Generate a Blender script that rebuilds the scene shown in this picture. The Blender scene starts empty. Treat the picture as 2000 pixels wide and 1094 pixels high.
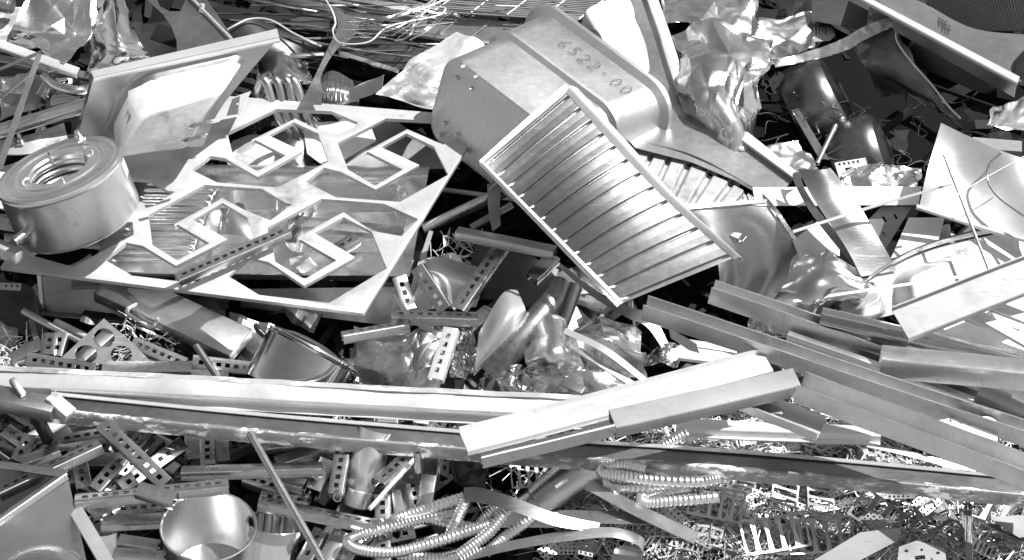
import bpy, bmesh, math, random
import numpy as np
from mathutils import Vector, Matrix, noise
random.seed(7)
R = math.radians
SC = bpy.context.scene
COL = SC.collection

# ------------------------------------------------------------------ camera, sky, sun, exposure
PITCH, DIST, HFOV = R(35), 6.0, R(23.54)
CAM = Vector((0, -DIST*math.cos(PITCH), DIST*math.sin(PITCH)))
FWD = Vector((0, math.cos(PITCH), -math.sin(PITCH)))
RGT = Vector((1, 0, 0))
UPV = Vector((0, math.sin(PITCH), math.cos(PITCH)))
FPX = 1000/math.tan(HFOV/2)
cd = bpy.data.cameras.new('camera'); cam = bpy.data.objects.new('camera', cd); COL.objects.link(cam)
cd.sensor_width = 36; cd.lens = 18/math.tan(HFOV/2); cd.clip_end = 500; cd.clip_start = .05
cam.location = CAM; cam.rotation_euler = (R(90)-PITCH, 0, 0)
SC.camera = cam

SUN_EL, SUN_AZ = R(62), R(100)            # azimuth from +Y (away from camera) towards +X
w = bpy.data.worlds.new('World'); SC.world = w; w.use_nodes = True
nt = w.node_tree; nt.nodes.clear()
sky = nt.nodes.new('ShaderNodeTexSky'); sky.sky_type = 'NISHITA'; sky.sun_disc = False
sky.sun_elevation = SUN_EL; sky.sun_rotation = SUN_AZ; sky.air_density = 1.0; sky.dust_density = 1.6
bw = nt.nodes.new('ShaderNodeRGBToBW')   # black and white film
bg = nt.nodes.new('ShaderNodeBackground'); bg.inputs[1].default_value = .092
wo = nt.nodes.new('ShaderNodeOutputWorld')
nt.links.new(sky.outputs[0], bw.inputs[0]); nt.links.new(bw.outputs[0], bg.inputs[0]); nt.links.new(bg.outputs[0], wo.inputs[0])
ld = bpy.data.lights.new('sun', 'SUN'); ld.energy = 5.0; ld.angle = R(.5)
sun = bpy.data.objects.new('sun', ld); COL.objects.link(sun)
SUND = Vector((math.sin(SUN_AZ)*math.cos(SUN_EL), math.cos(SUN_AZ)*math.cos(SUN_EL), math.sin(SUN_EL)))
sun.rotation_euler = SUND.to_track_quat('Z', 'Y').to_euler()
SC.view_settings.view_transform = 'Standard'; SC.view_settings.look = 'None'
SC.view_settings.exposure = .50; SC.view_settings.gamma = 1
SC.cycles.max_bounces = 8; SC.cycles.glossy_bounces = 5; SC.cycles.sample_clamp_indirect = 6
SC.cycles.use_denoising = True

# ------------------------------------------------------------------ placing helpers
SLOPE = R(18)
NP = Vector((0, -math.sin(SLOPE), math.cos(SLOPE)))      # normal of the heap's mean face
def ray(px, py): return (FWD*FPX + RGT*(px-1000) - UPV*(py-547)).normalized()
def P(px, py, h=0.):
    d = ray(px, py); return CAM + d*((NP*h - CAM).dot(NP)/d.dot(NP))
def V3(p): return p if isinstance(p, Vector) else P(*p)
class Plane:
    def __init__(s, a, b, c):
        a, b, c = V3(a), V3(b), V3(c); s.o = a; s.n = (b-a).cross(c-a).normalized()
        if s.n.dot(CAM-a) < 0: s.n = -s.n
    def __call__(s, px, py, off=0.):
        d = ray(px, py); return CAM + d*((s.o+s.n*off-CAM).dot(s.n)/d.dot(s.n))
def pxm(p): return (p-CAM).dot(FWD)/FPX                  # metres per photo pixel at p
def axis_mat(origin, dx, dy, k, spin=0.):
    """local z = an axis whose picture direction is (dx,dy) and whose part towards the viewer is k"""
    q = math.sqrt(max(0, 1-k*k))/math.hypot(dx, dy)
    z = (RGT*dx*q - UPV*dy*q - FWD*k).normalized()
    x = z.cross(FWD).normalized(); y = z.cross(x)
    m = Matrix((x, y, z)).transposed().to_4x4() @ Matrix.Rotation(spin, 4, 'Z'); m.translation = V3(origin); return m
def box_mat(origin, X, Y, Z):
    """rigid box from the picture of three edges meeting at a corner: returns matrix and edge lengths"""
    U = np.array([X[0], Y[0], Z[0]], float); W = -np.array([X[1], Y[1], Z[1]], float)
    A = np.array([U*U, W*W, U*W]); a = np.linalg.solve(A, np.array([1., 1., 0.]))
    L = 1/np.sqrt(np.abs(a)); r1 = U/L; r2 = W/L; r3 = np.cross(r1, r2)
    o = V3(origin); s = pxm(o)
    m = Matrix([[r1[i]*RGT[j] + r2[i]*UPV[j] - r3[i]*FWD[j] for i in range(3)] for j in range(3)])
    m = m.to_4x4(); m.translation = o; return m, [float(l*s) for l in L]

# ------------------------------------------------------------------ materials (black and white film: all greys)
MATS = {}; SMOOTH = {}
def metal(name, base, rough, metallic=1., dirt=0., scratch=.25, bump=.15, wav=0., grain=(1, 1, 1), spangle=0., var=.18, fleck=0., spec=.5):
    m = bpy.data.materials.new(name); m.use_nodes = True; t = m.node_tree; N = t.nodes; L = t.links
    b = N['Principled BSDF']; b.inputs['Metallic'].default_value = metallic; b.inputs['Specular IOR Level'].default_value = spec
    tc = N.new('ShaderNodeTexCoord'); oi = N.new('ShaderNodeObjectInfo')
    off = N.new('ShaderNodeVectorMath'); off.operation = 'MULTIPLY_ADD'
    L.new(oi.outputs['Random'], off.inputs[0]); off.inputs[1].default_value = (13, 7, 29); L.new(tc.outputs['Object'], off.inputs[2])
    def noi(scale, detail, stretch=(1, 1, 1), rgh=.6):
        mp = N.new('ShaderNodeMapping'); mp.inputs['Scale'].default_value = stretch; L.new(off.outputs[0], mp.inputs[0])
        n = N.new('ShaderNodeTexNoise'); n.inputs['Scale'].default_value = scale; n.inputs['Detail'].default_value = detail
        n.inputs['Roughness'].default_value = rgh; L.new(mp.outputs[0], n.inputs[0]); return n.outputs[0]
    def rng(src, a0, a1, b0, b1):
        r = N.new('ShaderNodeMapRange'); r.inputs[1].default_value = a0; r.inputs[2].default_value = a1
        r.inputs[3].default_value = b0; r.inputs[4].default_value = b1; L.new(src, r.inputs[0]); return r.outputs[0]
    def mth(op, x, y):
        n = N.new('ShaderNodeMath'); n.operation = op
        for i, q in enumerate((x, y)):
            if isinstance(q, (int, float)): n.inputs[i].default_value = q
            else: L.new(q, n.inputs[i])
        return n.outputs[0]
    big = noi(5, 5); fine = noi(60, 4, grain); scr = noi(24, 3, (1, 14, 1), .7)
    c = mth('MULTIPLY', rng(big, .3, .7, base*(1-var), base*(1+var)), rng(oi.outputs['Random'], 0, 1, .82, 1.1))
    c = mth('MULTIPLY', c, rng(fine, .3, .7, .96, 1.03))
    r = mth('ADD', rng(big, .3, .7, rough*.88, rough*1.12), rng(fine, .3, .7, -.015, .015))
    if spangle:
        vo = N.new('ShaderNodeTexVoronoi'); vo.inputs['Scale'].default_value = 90; L.new(off.outputs[0], vo.inputs[0])
        sp = N.new('ShaderNodeRGBToBW'); L.new(vo.outputs['Color'], sp.inputs[0])
        c = mth('MULTIPLY', c, rng(sp.outputs[0], 0, 1, 1-spangle, 1+spangle*.4)); 
    if dirt:
        dn = noi(13, 5, (1, 1, 1), .62); d2 = noi(3, 3)
        dm = mth('MULTIPLY', rng(dn, .50, .72, 0, 1), rng(d2, .38, .6, .15, 1)); dm = mth('MULTIPLY', dm, dirt)
        c = mth('MULTIPLY', c, mth('SUBTRACT', 1, mth('MULTIPLY', dm, .7))); r = mth('ADD', r, mth('MULTIPLY', dm, .3))
    if fleck:
        fm = mth('MULTIPLY', rng(noi(26, 6, (.5, 1, 1.6), .7), .50, .56, 0, 1), rng(noi(7, 3), .42, .55, 0, 1)); fm = mth('MULTIPLY', fm, fleck)
        c = mth('ADD', mth('MULTIPLY', c, mth('SUBTRACT', 1, fm)), mth('MULTIPLY', fm, .88)); r = mth('ADD', r, mth('MULTIPLY', fm, .4))
        b.inputs['Metallic'].default_value = metallic; L.new(mth('MULTIPLY', mth('SUBTRACT', 1, fm), metallic), b.inputs['Metallic'])
    for rot, st in ((.5, (3.5, 70, 3.5)), (1.15, (4, 55, 4))):          # hairline scratches
        sc_ = N.new('ShaderNodeMapping'); sc_.inputs['Rotation'].default_value = (rot, .3, rot); sc_.inputs['Scale'].default_value = st; L.new(off.outputs[0], sc_.inputs[0])
        sn = N.new('ShaderNodeTexNoise'); sn.inputs['Scale'].default_value = 4; sn.inputs['Detail'].default_value = 4; sn.inputs['Distortion'].default_value = 1.2; L.new(sc_.outputs[0], sn.inputs[0])
        sm = rng(sn.outputs[0], .64, .70, 0, 1); c = mth('MULTIPLY', c, mth('SUBTRACT', 1, mth('MULTIPLY', sm, .16))); r = mth('ADD', r, mth('MULTIPLY', sm, .10))
    L.new(c, b.inputs['Base Color']); L.new(r, b.inputs['Roughness'])
    hgt = mth('ADD', mth('MULTIPLY', rng(scr, .35, .65, 0, 1), scratch), mth('MULTIPLY', fine, .12))
    if wav: hgt = mth('ADD', hgt, mth('MULTIPLY', noi(4, 1), wav*9))
    bp = N.new('ShaderNodeBump'); bp.inputs['Strength'].default_value = bump; bp.inputs['Distance'].default_value = .0016
    L.new(hgt, bp.inputs['Height']); L.new(bp.outputs[0], b.inputs['Normal'])
    MATS[name] = m; return m
metal('stainless', .66, .27, dirt=.18, wav=.12, var=.07)
metal('satin', .52, .36, dirt=.3, wav=.08, var=.07)
metal('matte_grey', .30, .55, metallic=.15, dirt=.3)
metal('tub_steel', .66, .43, dirt=.12, wav=.08, var=.05)
metal('drain_steel', .40, .30, dirt=.2, wav=.12, var=.06)
metal('bright', .80, .42, metallic=.65, dirt=.2, wav=.05, var=.05)
metal('plate_steel', .66, .5, metallic=.5, dirt=1., bump=.2, var=.08)
metal('polished', .76, .12, dirt=.1, wav=.15, bump=.12)
metal('crumpled', .84, .26, dirt=.12, wav=.03, bump=.15)
metal('galvanised', .46, .36, dirt=.5, spangle=.35, bump=.2)
metal('strut_steel', .58, .27, dirt=.35, spangle=.08, bump=.12)
metal('clean_steel', .9, .33, dirt=0, wav=.03, var=.03, bump=.05)
metal('mirror_steel', .86, .07, dirt=0, wav=.1, var=.03, bump=.06)
metal('gap_black', .022, .6, dirt=.3, metallic=0, spec=.12)  # near-black: the shade in the heap's gaps is put into this colour
metal('channel_steel', .66, .33, dirt=.35, wav=.06, var=.07)
metal('dirty_rib', .36, .55, metallic=.4, dirt=1., bump=.4, fleck=.25)
metal('tray_steel', .80, .22, dirt=.1, wav=.1, var=.04, bump=.08)
metal('faint_ink', .10, .6, metallic=0)
metal('grey_steel', .36, .40, dirt=.4)
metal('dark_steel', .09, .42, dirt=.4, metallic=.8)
metal('black_steel', .05, .5, dirt=.3, metallic=.5)
metal('weathered', .60, .55, metallic=.55, dirt=1., bump=.5, fleck=.5)
metal('caked', .34, .45, metallic=.7, dirt=.9, bump=.8, var=.3, fleck=1.)
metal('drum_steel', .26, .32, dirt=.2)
metal('flap_steel', .17, .4, dirt=.3)  # steel darkened: the shade of the hollow is put into its colour
metal('white_enamel', .78, .35, metallic=0, dirt=.3)
metal('plastic_black', .015, .3, metallic=0)
metal('ink', .02, .6, metallic=0)
metal('paper', .8, .6, metallic=0)
metal('swarf', .8, .35, metallic=.5, dirt=.2)
metal('stamped', .60, .38, metallic=.85, dirt=.2)
metal('undercoat', .72, .6, metallic=0, dirt=.6, bump=.5)
metal('web_steel', .26, .38, dirt=.4)
metal('sheen', .88, .30, dirt=.2, wav=.1, var=.05)
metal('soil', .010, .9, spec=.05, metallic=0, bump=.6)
metal('yard', .24, .85, metallic=0, bump=.4)

# ------------------------------------------------------------------ object helpers
def tag(o, label=None, cat=None, group=None, kind=None):
    if label: o['label'] = label
    if cat: o['category'] = cat
    if group: o['group'] = group
    if kind: o['kind'] = kind
    return o
def thing(name, label, cat, at, group=None):
    o = bpy.data.objects.new(name, None); COL.objects.link(o); o.location = V3(at); o.empty_display_size = .05
    return tag(o, label, cat, group)
def link(name, bm, mat, parent=None, thick=0., smooth=35, bevel=0., label=None, cat=None, group=None, off=-1.):
    """bm is in world coordinates; links it as ONE mesh object"""
    me = bpy.data.meshes.new(name)
    bmesh.ops.recalc_face_normals(bm, faces=bm.faces) if not getattr(bm, 'keep', 0) and not thick else None
    if parent is not None: org = parent.matrix_basis.translation if parent.parent is None else parent.matrix_basis.translation+parent.parent.matrix_basis.translation
    else:
        c = [v.co for v in bm.verts]; org = Vector([(min(p[i] for p in c)+max(p[i] for p in c))/2 for i in range(3)])
    bmesh.ops.translate(bm, verts=bm.verts, vec=-org)
    bm.to_mesh(me); bm.free()
    me.polygons.foreach_set('use_smooth', [True]*len(me.polygons)); me.set_sharp_from_angle(angle=R(smooth))
    me.materials.append(MATS[mat] if isinstance(mat, str) else mat); SMOOTH[me.name] = smooth
    o = bpy.data.objects.new(name, me); COL.objects.link(o)
    if parent is not None: o.parent = parent
    else: o.location = org
    if thick:
        s = o.modifiers.new('thick', 'SOLIDIFY'); s.thickness = thick; s.offset = off; s.use_even_offset = False
    if bevel:
        s = o.modifiers.new('bevel', 'BEVEL'); s.width = bevel; s.segments = 2; s.limit_method = 'ANGLE'; s.angle_limit = R(50)
    return tag(o, label, cat, group)
def catmull(pts, n):
    """n+1 samples through pts (Vectors of any size); 2 points: straight"""
    k = len(pts)-1
    if k == 0: return [pts[0].copy() for _ in range(n+1)]
    out = []
    for i in range(n+1):
        t = i/n*k; j = min(int(t), k-1); f = t-j
        if k == 1: out.append(pts[0].lerp(pts[1], f)); continue
        a, b = pts[j], pts[j+1]; p0 = pts[j-1] if j else a*2-b; p3 = pts[j+2] if j+2 <= k else b*2-a
        out.append(.5*((2*a) + (b-p0)*f + (2*p0-5*a+4*b-p3)*f*f + (3*a-p0-3*b+p3)*f**3))
    return out
def grid_of(rows, nu, nv):
    rr = [catmull([V3(p) for p in r], nu) for r in rows]
    return [list(c) for c in zip(*[catmull([r[i] for r in rr], nv) for i in range(nu+1)])]
def fold_fn(seed, amp, lam):
    """crushed sheet: flat facets meeting in creases (triangulated random heights), coarse and fine"""
    o = (seed*37.7) % 100
    def hsh(i, j, k): return (math.sin(i*127.1+j*311.7+k*74.7+seed*13.3)*43758.5453) % 1.
    def oct_(x, y, k):
        x += .18*noise.noise((x*.8+o, y*.8, k)); y += .18*noise.noise((x*.8, y*.8+o, k+5.))
        i, j = math.floor(x), math.floor(y); a, b = x-i, y-j
        h00, h10, h01, h11 = hsh(i, j, k), hsh(i+1, j, k), hsh(i, j+1, k), hsh(i+1, j+1, k)
        if hsh(i, j, k+9) < .5:
            return h00+(h10-h00)*a+(h11-h10)*b if a > b else h00+(h11-h01)*a+(h01-h00)*b
        return h00+(h10-h00)*a+(h01-h00)*b if a+b < 1 else h11+(h01-h11)*(1-a)+(h10-h11)*(1-b)
    k2, k3 = (1.5, .7) if lam > .09 else (.7, .15)
    if lam < .09: amp *= .75
    def f(x, y):
        u, v = (x*.88+y*.47)/lam, (y*.88-x*.47)/lam
        return 2.6*amp*(oct_(u, v, 1)-.5) + k2*amp*(oct_(u*2.1+3, v*2.1, 2)-.5) + k3*amp*(oct_(u*4.7, v*4.7+8, 3)-.5)
    return f
def patch_bm(rows, nu=12, nv=12, disp=None, fold=None, ragged=0., seed=0):
    """a sheet through a net of (px,py,h) control points; disp(u,v) / folds push it along its normal (towards the viewer)"""
    g = grid_of(rows, nu, nv)
    W = (g[0][nu]-g[0][0]).length; H = (g[nv][0]-g[0][0]).length; W = max(W, .01); H = max(H, .01)
    bm = bmesh.new(); vs = []
    ff = fold_fn(seed, *fold) if fold else None
    for j in range(nv+1):
        row = []
        for i in range(nu+1):
            p = g[j][i]
            du = g[j][min(i+1, nu)]-g[j][max(i-1, 0)]; dv = g[min(j+1, nv)][i]-g[max(j-1, 0)][i]
            n = du.cross(dv)
            n = n.normalized() if n.length > 1e-12 else NP.copy()
            if n.dot(CAM-p) < 0 and (disp or fold): n = -n
            d = 0.
            if disp: d += disp(i/nu, j/nv)
            if ff: d += ff(i/nu*W, j/nv*H)
            q = p+n*d
            if ragged:
                e = min(i, nu-i, j, nv-j)
                if e < 2:
                    s = ragged*(1 if e == 0 else .5)
                    q = q + Vector((noise.noise(p*22+Vector((seed, 0, 0))), noise.noise(p*22+Vector((0, seed, 5))), noise.noise(p*15)))*s
            row.append(bm.verts.new(q))
        vs.append(row)
    for j in range(nv):
        for i in range(nu): bm.faces.new((vs[j][i], vs[j][i+1], vs[j+1][i+1], vs[j+1][i]))
    f = bm.faces[:] ; bm.faces.ensure_lookup_table()
    c = bm.faces[len(f)//2]; c.normal_update()
    if c.normal.dot(CAM-c.calc_center_median()) < 0: bmesh.ops.reverse_faces(bm, faces=bm.faces)
    return bm
def patch(name, rows, mat, label=None, cat=None, parent=None, group=None, nu=12, nv=12, thick=.0018, smooth=40, **k):
    return link(name, patch_bm(rows, nu, nv, **k), mat, parent, thick, smooth, label=label, cat=cat, group=group)
def crumple(name, rows, mat, label, cat='sheet metal', amp=.012, lam=.08, n=46, seed=1, group=None, thick=.0012, ragged=.012, parent=None, smooth=20):
    return patch(name, rows, mat, label, cat, parent, group, n, n, thick, min(smooth, 9), fold=(amp, lam), ragged=ragged, seed=seed)
def poly(name, pts, mat, label=None, cat=None, parent=None, plane=None, holes=(), thick=.002, group=None, bevel=0., off=0.):
    """flat cut-out plate: pts are (px,py,h) (plane from the first three) or (px,py) on a given plane; holes likewise"""
    if plane is None: plane = Plane(*pts[:3])
    to = lambda p: plane(p[0], p[1], off)
    loops = [[to(p) for p in l] for l in [pts, *holes]]
    o = loops[0][0]; ex = (loops[0][1]-o).normalized(); ey = plane.n.cross(ex)
    cu = bpy.data.curves.new('c', 'CURVE'); cu.dimensions = '2D'; cu.fill_mode = 'BOTH'
    for l in loops:
        s = cu.splines.new('POLY'); s.points.add(len(l)-1); s.use_cyclic_u = True
        for q, p in zip(s.points, l): q.co = ((p-o).dot(ex), (p-o).dot(ey), 0, 1)
    ob = bpy.data.objects.new('c', cu); COL.objects.link(ob); bpy.context.view_layer.update()
    me = bpy.data.meshes.new_from_object(ob.evaluated_get(bpy.context.evaluated_depsgraph_get()))
    bpy.data.objects.remove(ob); bpy.data.curves.remove(cu)
    bm = bmesh.new(); bm.from_mesh(me); bpy.data.meshes.remove(me)
    bmesh.ops.remove_doubles(bm, verts=bm.verts, dist=1e-5)
    M = Matrix((ex, ey, plane.n)).transposed().to_4x4(); M.translation = o
    bmesh.ops.transform(bm, matrix=M, verts=bm.verts)
    for f in bm.faces:
        f.normal_update()
        if f.normal.dot(plane.n) < 0: f.normal_flip()
    return link(name, bm, mat, parent, thick, 30, bevel, label, cat, group)
def fillet(pts, r=.003, seg=3):
    out = [Vector(pts[0])]
    for i in range(1, len(pts)-1):
        a, b, c = Vector(pts[i-1]), Vector(pts[i]), Vector(pts[i+1]); q = min(r, (a-b).length*.45, (c-b).length*.45)
        p0 = b+(a-b).normalized()*q; p1 = b+(c-b).normalized()*q
        for k in range(seg+1):
            t = k/seg; out.append((p0*(1-t)**2 + b*2*t*(1-t) + p1*t*t))
    out.append(Vector(pts[-1])); return out
def bar_mat(A, B, roll=0., up=None):
    A, B = V3(A), V3(B); t = (B-A).normalized(); u = (up or NP); u = (u-t*u.dot(t)).normalized()
    if roll: u = Matrix.Rotation(R(roll), 3, t) @ u
    s = t.cross(u); m = Matrix((t, s, u)).transposed().to_4x4(); m.translation = A; return m, (B-A).length
def prof_bm(prof, Ln, slots=None, bend=None, nseg=1, M=None, dents=0., seed=0):
    """extrude an open profile [(s,u)..] along x; slots=(s0,s1,pitch,len) leaves holes in the web"""
    xs = [0.]
    if slots:
        s0, s1, pitch, sl = slots; n = max(1, int((Ln-.004)/pitch)); st = (Ln-n*pitch)/2
        for k in range(n): xs += [st+k*pitch+(pitch-sl)/2, st+k*pitch+(pitch+sl)/2]
    else: xs += [Ln*k/nseg for k in range(1, nseg)]
    xs.append(Ln); bm = bmesh.new(); vv = []
    for x in xs:
        row = []
        for (s, u) in prof:
            d = noise.noise((x*9+seed, s*14, u*14))*dents if dents else 0.
            dz = bend(x/Ln) if bend else 0.
            row.append(bm.verts.new((x, s+d*.6, u+d+dz)))
        vv.append(row)
    for i in range(len(xs)-1):
        for j in range(len(prof)-1):
            if slots and i % 2 == 1 and abs(prof[j][0]-slots[0]) < 1e-6 and abs(prof[j+1][0]-slots[1]) < 1e-6: continue
            bm.faces.new((vv[i][j], vv[i+1][j], vv[i+1][j+1], vv[i][j+1]))
    if M is not None: bmesh.ops.transform(bm, matrix=M, verts=bm.verts)
    return bm
def profile(kind, w_, d, lip=.0, r=.003):
    h = w_/2
    if kind == 'U': p = [(-h, -d), (-h, 0), (h, 0), (h, -d)]
    if kind == 'C': p = [(-h+lip, -d), (-h, -d), (-h, 0), (h, 0), (h, -d), (h-lip, -d)]
    if kind == 'L': p = [(-h, 0), (h, 0), (h, -d)]
    if kind == 'Z': p = [(-h, d), (-h, 0), (h, 0), (h, -d)]
    if kind == 'H': p = [(-h-lip, -d), (-h, -d), (-h, 0), (h, 0), (h, -d), (h+lip, -d)]
    if kind == 'F': p = [(-h, 0), (h, 0)]
    return [tuple(v) for v in fillet(p, r)]
def channel(name, A, B, kind, w_, d, mat, label, cat='channel', roll=0., lip=.01, thick=.0034, group=None, parent=None, nseg=24, dents=.0022, bend=None, up=None, r=.004):
    M, Ln = bar_mat(A, B, roll, up)
    if bend is None:
        q = (Ln*7.31) % 1-.5; q2 = (Ln*3.17) % 1-.5; bend = lambda t: Ln*(.008*q*math.sin(math.pi*t)+.004*q2*math.sin(math.tau*t))
    bm = prof_bm(profile(kind, w_, d, lip, r), Ln, None, bend, nseg, M, dents, seed=Ln*31)
    return link(name, bm, mat, parent, thick, 30, label=label, cat=cat, group=group, off=0)
STRUT = {}
def strut(A, B, label, roll=0., mat='strut_steel', slot=True, group='slotted struts in the scrap heap', size=1.0, name=None):
    M, Ln = bar_mat(A, B, roll); k = max(2, round(Ln/(.026*size))); key = (k, slot, mat, size)
    if key not in STRUT:
        W, D = .040*size, .024*size; L0 = k*.026*size
        p = fillet([(-W/2+.009*size, -D+.006*size), (-W/2+.009*size, -D), (-W/2, -D), (-W/2, 0), (W/2, 0), (W/2, -D), (W/2-.009*size, -D), (W/2-.009*size, -D+.006*size)], .004*size)
        if slot:
            a = .0062*size; p = [q for q in p if q[1] != 0 or True]
            mid = max(range(len(p)-1), key=lambda i: abs(p[i][0]-p[i+1][0]) if abs(p[i][1]) < 1e-6 and abs(p[i+1][1]) < 1e-6 else -1)
            p = p[:mid+1]+[Vector((-a, 0)), Vector((a, 0))]+p[mid+1:]
            bm = prof_bm([tuple(q) for q in p], L0, (-a, a, .026*size, .0145*size))
        else: bm = prof_bm([tuple(q) for q in p], L0)
        me = bpy.data.meshes.new('strut'); bm.to_mesh(me); bm.free()
        me.polygons.foreach_set('use_smooth', [True]*len(me.polygons)); me.set_sharp_from_angle(angle=R(30)); me.materials.append(MATS[mat])
        o = bpy.data.objects.new(name or ('slotted_strut' if slot else 'steel_strut'), me); s = o.modifiers.new('thick', 'SOLIDIFY'); s.thickness = .0024; s.offset = 0
        STRUT[key] = (o, False)
    o, used = STRUT[key]
    if used: o = o.copy()
    STRUT[key] = (STRUT[key][0], True)
    if name: o.name = name
    COL.objects.link(o); o.matrix_world = M
    return tag(o, label, 'strut', group)
def tube_bm(pts, r, seg=12, n=None, hollow=True, cap=True, wall=.0018, rfun=None):
    pts = [V3(p) for p in pts]; n = n or (1 if len(pts) == 2 else (len(pts)-1)*10)
    c = catmull(pts, n); bm = bmesh.new(); rings = []; inn = []
    t0 = (c[1]-c[0]).normalized(); a = t0.orthogonal().normalized()
    for i, p in enumerate(c):
        t = (c[min(i+1, n)]-c[max(i-1, 0)]).normalized(); a = (a-t*a.dot(t)).normalized(); b = t.cross(a)
        rr = rfun(i/n) if rfun else r
        rings.append([bm.verts.new(p+(a*math.cos(2*math.pi*k/seg)+b*math.sin(2*math.pi*k/seg))*rr) for k in range(seg)])
        if i in (0, n) and hollow: inn.append([bm.verts.new(p+t*(.03 if i == 0 else -.03)*0+(a*math.cos(2*math.pi*k/seg)+b*math.sin(2*math.pi*k/seg))*max(rr-wall, rr*.5)) for k in range(seg)]); inn.append([bm.verts.new(p+t*(min(.05, r*4) if i == 0 else -min(.05, r*4))+(a*math.cos(2*math.pi*k/seg)+b*math.sin(2*math.pi*k/seg))*max(rr-wall, rr*.5)) for k in range(seg)])
    def br(A, B):
        for k in range(seg): bm.faces.new((A[k], A[(k+1) % seg], B[(k+1) % seg], B[k]))
    for i in range(n): br(rings[i], rings[i+1])
    if hollow: br(rings[0], inn[0]); br(inn[0], inn[1]); bm.faces.new(inn[1]); br(rings[n], inn[2]); br(inn[2], inn[3]); bm.faces.new(inn[3])
    elif cap: bm.faces.new(rings[0]); bm.faces.new(rings[n])
    return bm
def tube(name, pts, r, mat, label=None, cat=None, parent=None, group=None, **k):
    return link(name, tube_bm(pts, r, **k), mat, parent, label=label, cat=cat, group=group, smooth=45)
def lathe_bm(prof, M, seg=48, closed=False):
    bm = bmesh.new(); rings = []
    for r_, z in prof:
        rings.append([bm.verts.new(M @ Vector((r_*math.cos(2*math.pi*k/seg), r_*math.sin(2*math.pi*k/seg), z))) for k in range(seg)] if r_ > 1e-6 else [bm.verts.new(M @ Vector((0, 0, z)))])
    for A, B in zip(rings, rings[1:]):
        for k in range(seg):
            k2 = (k+1) % seg
            f = [A[k], A[k2], B[k2], B[k]] if len(A) > 1 and len(B) > 1 else ([A[0], B[k2], B[k]] if len(A) == 1 else [A[k], A[k2], B[0]])
            bm.faces.new(f)
    return bm
def lathe(name, prof, M, mat, label=None, cat=None, parent=None, group=None, seg=48, thick=0., smooth=30):
    bm = lathe_bm(prof, M, seg); bmesh.ops.recalc_face_normals(bm, faces=bm.faces)
    return link(name, bm, mat, parent, thick, smooth, label=label, cat=cat, group=group, off=0)
def rrect(cx, cy, hx, hy, r, z, seg=7):
    out = []
    for qx, qy, a0 in ((1, 1, 0), (-1, 1, 90), (-1, -1, 180), (1, -1, 270)):
        for k in range(seg+1):
            a = R(a0+90*k/seg); out.append(Vector((cx+qx*(hx-r)+r*math.cos(a), cy+qy*(hy-r)+r*math.sin(a), z)))
    return out
def loft_bm(loops, M, cap0=True, cap1=False):
    bm = bmesh.new(); rr = [[bm.verts.new(M @ p) for p in l] for l in loops]; n = len(rr[0])
    for A, B in zip(rr, rr[1:]):
        for k in range(n): bm.faces.new((A[k], A[(k+1) % n], B[(k+1) % n], B[k]))
    if cap0: bm.faces.new(rr[0][::-1])
    if cap1: bm.faces.new(rr[-1])
    bmesh.ops.recalc_face_normals(bm, faces=bm.faces)
    return bm
def box_bm(M, x0, x1, y0, y1, z0, z1, bm=None):
    bm = bm or bmesh.new(); v = [bm.verts.new(M @ Vector((x, y, z))) for x in (x0, x1) for y in (y0, y1) for z in (z0, z1)]
    for f in ((0, 1, 3, 2), (4, 6, 7, 5), (0, 4, 5, 1), (2, 3, 7, 6), (0, 2, 6, 4), (1, 5, 7, 3)): bm.faces.new([v[i] for i in f])
    return bm
def boxbar(name, A, B, w_, d, mat, label=None, cat='bar', roll=0., group=None, parent=None, bevel=.0025):
    M, L = bar_mat(A, B, roll); return link(name, box_bm(M, 0, L, -w_/2, w_/2, -d, 0), mat, parent, 0, 30, bevel, label, None if parent else cat, group)
def sstep(a, b, x):
    t = min(1., max(0., (x-a)/(b-a))); return t*t*(3-2*t)
def bowl(u, v, cx, cy, hx, hy, r, wd):
    qx = abs(u-cx)-hx+r; qy = abs(v-cy)-hy+r
    sd = math.hypot(max(qx, 0), max(qy, 0))+min(max(qx, qy), 0)-r
    return sstep(0, wd, -sd)

# ------------------------------------------------------------------ setting: yard ground, heap core
def plane_z(x, y): return math.tan(SLOPE)*y
def swarfness(x, y):
    return sstep(-.12, .12, x-.02+.35*(y+.45))*sstep(-.20, -.36, y) if True else 0
def mound_h(x, y):
    h = -.17 + .05*noise.noise((x*2.3, y*2.3, 3.)) + .02*noise.noise((x*9, y*9, 1.))
    h += .135*swarfness(x, y)
    return h
def mound_z(x, y):
    z = plane_z(x, y)+mound_h(x, y)/NP.z
    return z - 1.6*sstep(-.95, -1.9, y) - .5*sstep(1.9, 3.2, y) - .6*sstep(1.9, 3.0, abs(x))
bm = bmesh.new(); n = 130; X0, X1, Y0, Y1 = -3.2, 3.2, -2.2, 3.4
vv = [[bm.verts.new((x, y, max(mound_z(x, y), -1.3))) for x in np.linspace(X0, X1, n)] for y in np.linspace(Y0, Y1, n)]
for j in range(n-1):
    for i in range(n-1): bm.faces.new((vv[j][i], vv[j][i+1], vv[j+1][i+1], vv[j+1][i]))
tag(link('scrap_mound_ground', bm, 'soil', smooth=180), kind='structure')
bm = bmesh.new(); S = 300
f = bm.faces.new([bm.verts.new(p) for p in ((-S, -S, -1.2), (S, -S, -1.2), (S, S, -1.2), (-S, S, -1.2))])
tag(link('yard_ground', bm, 'yard'), kind='structure')

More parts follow.
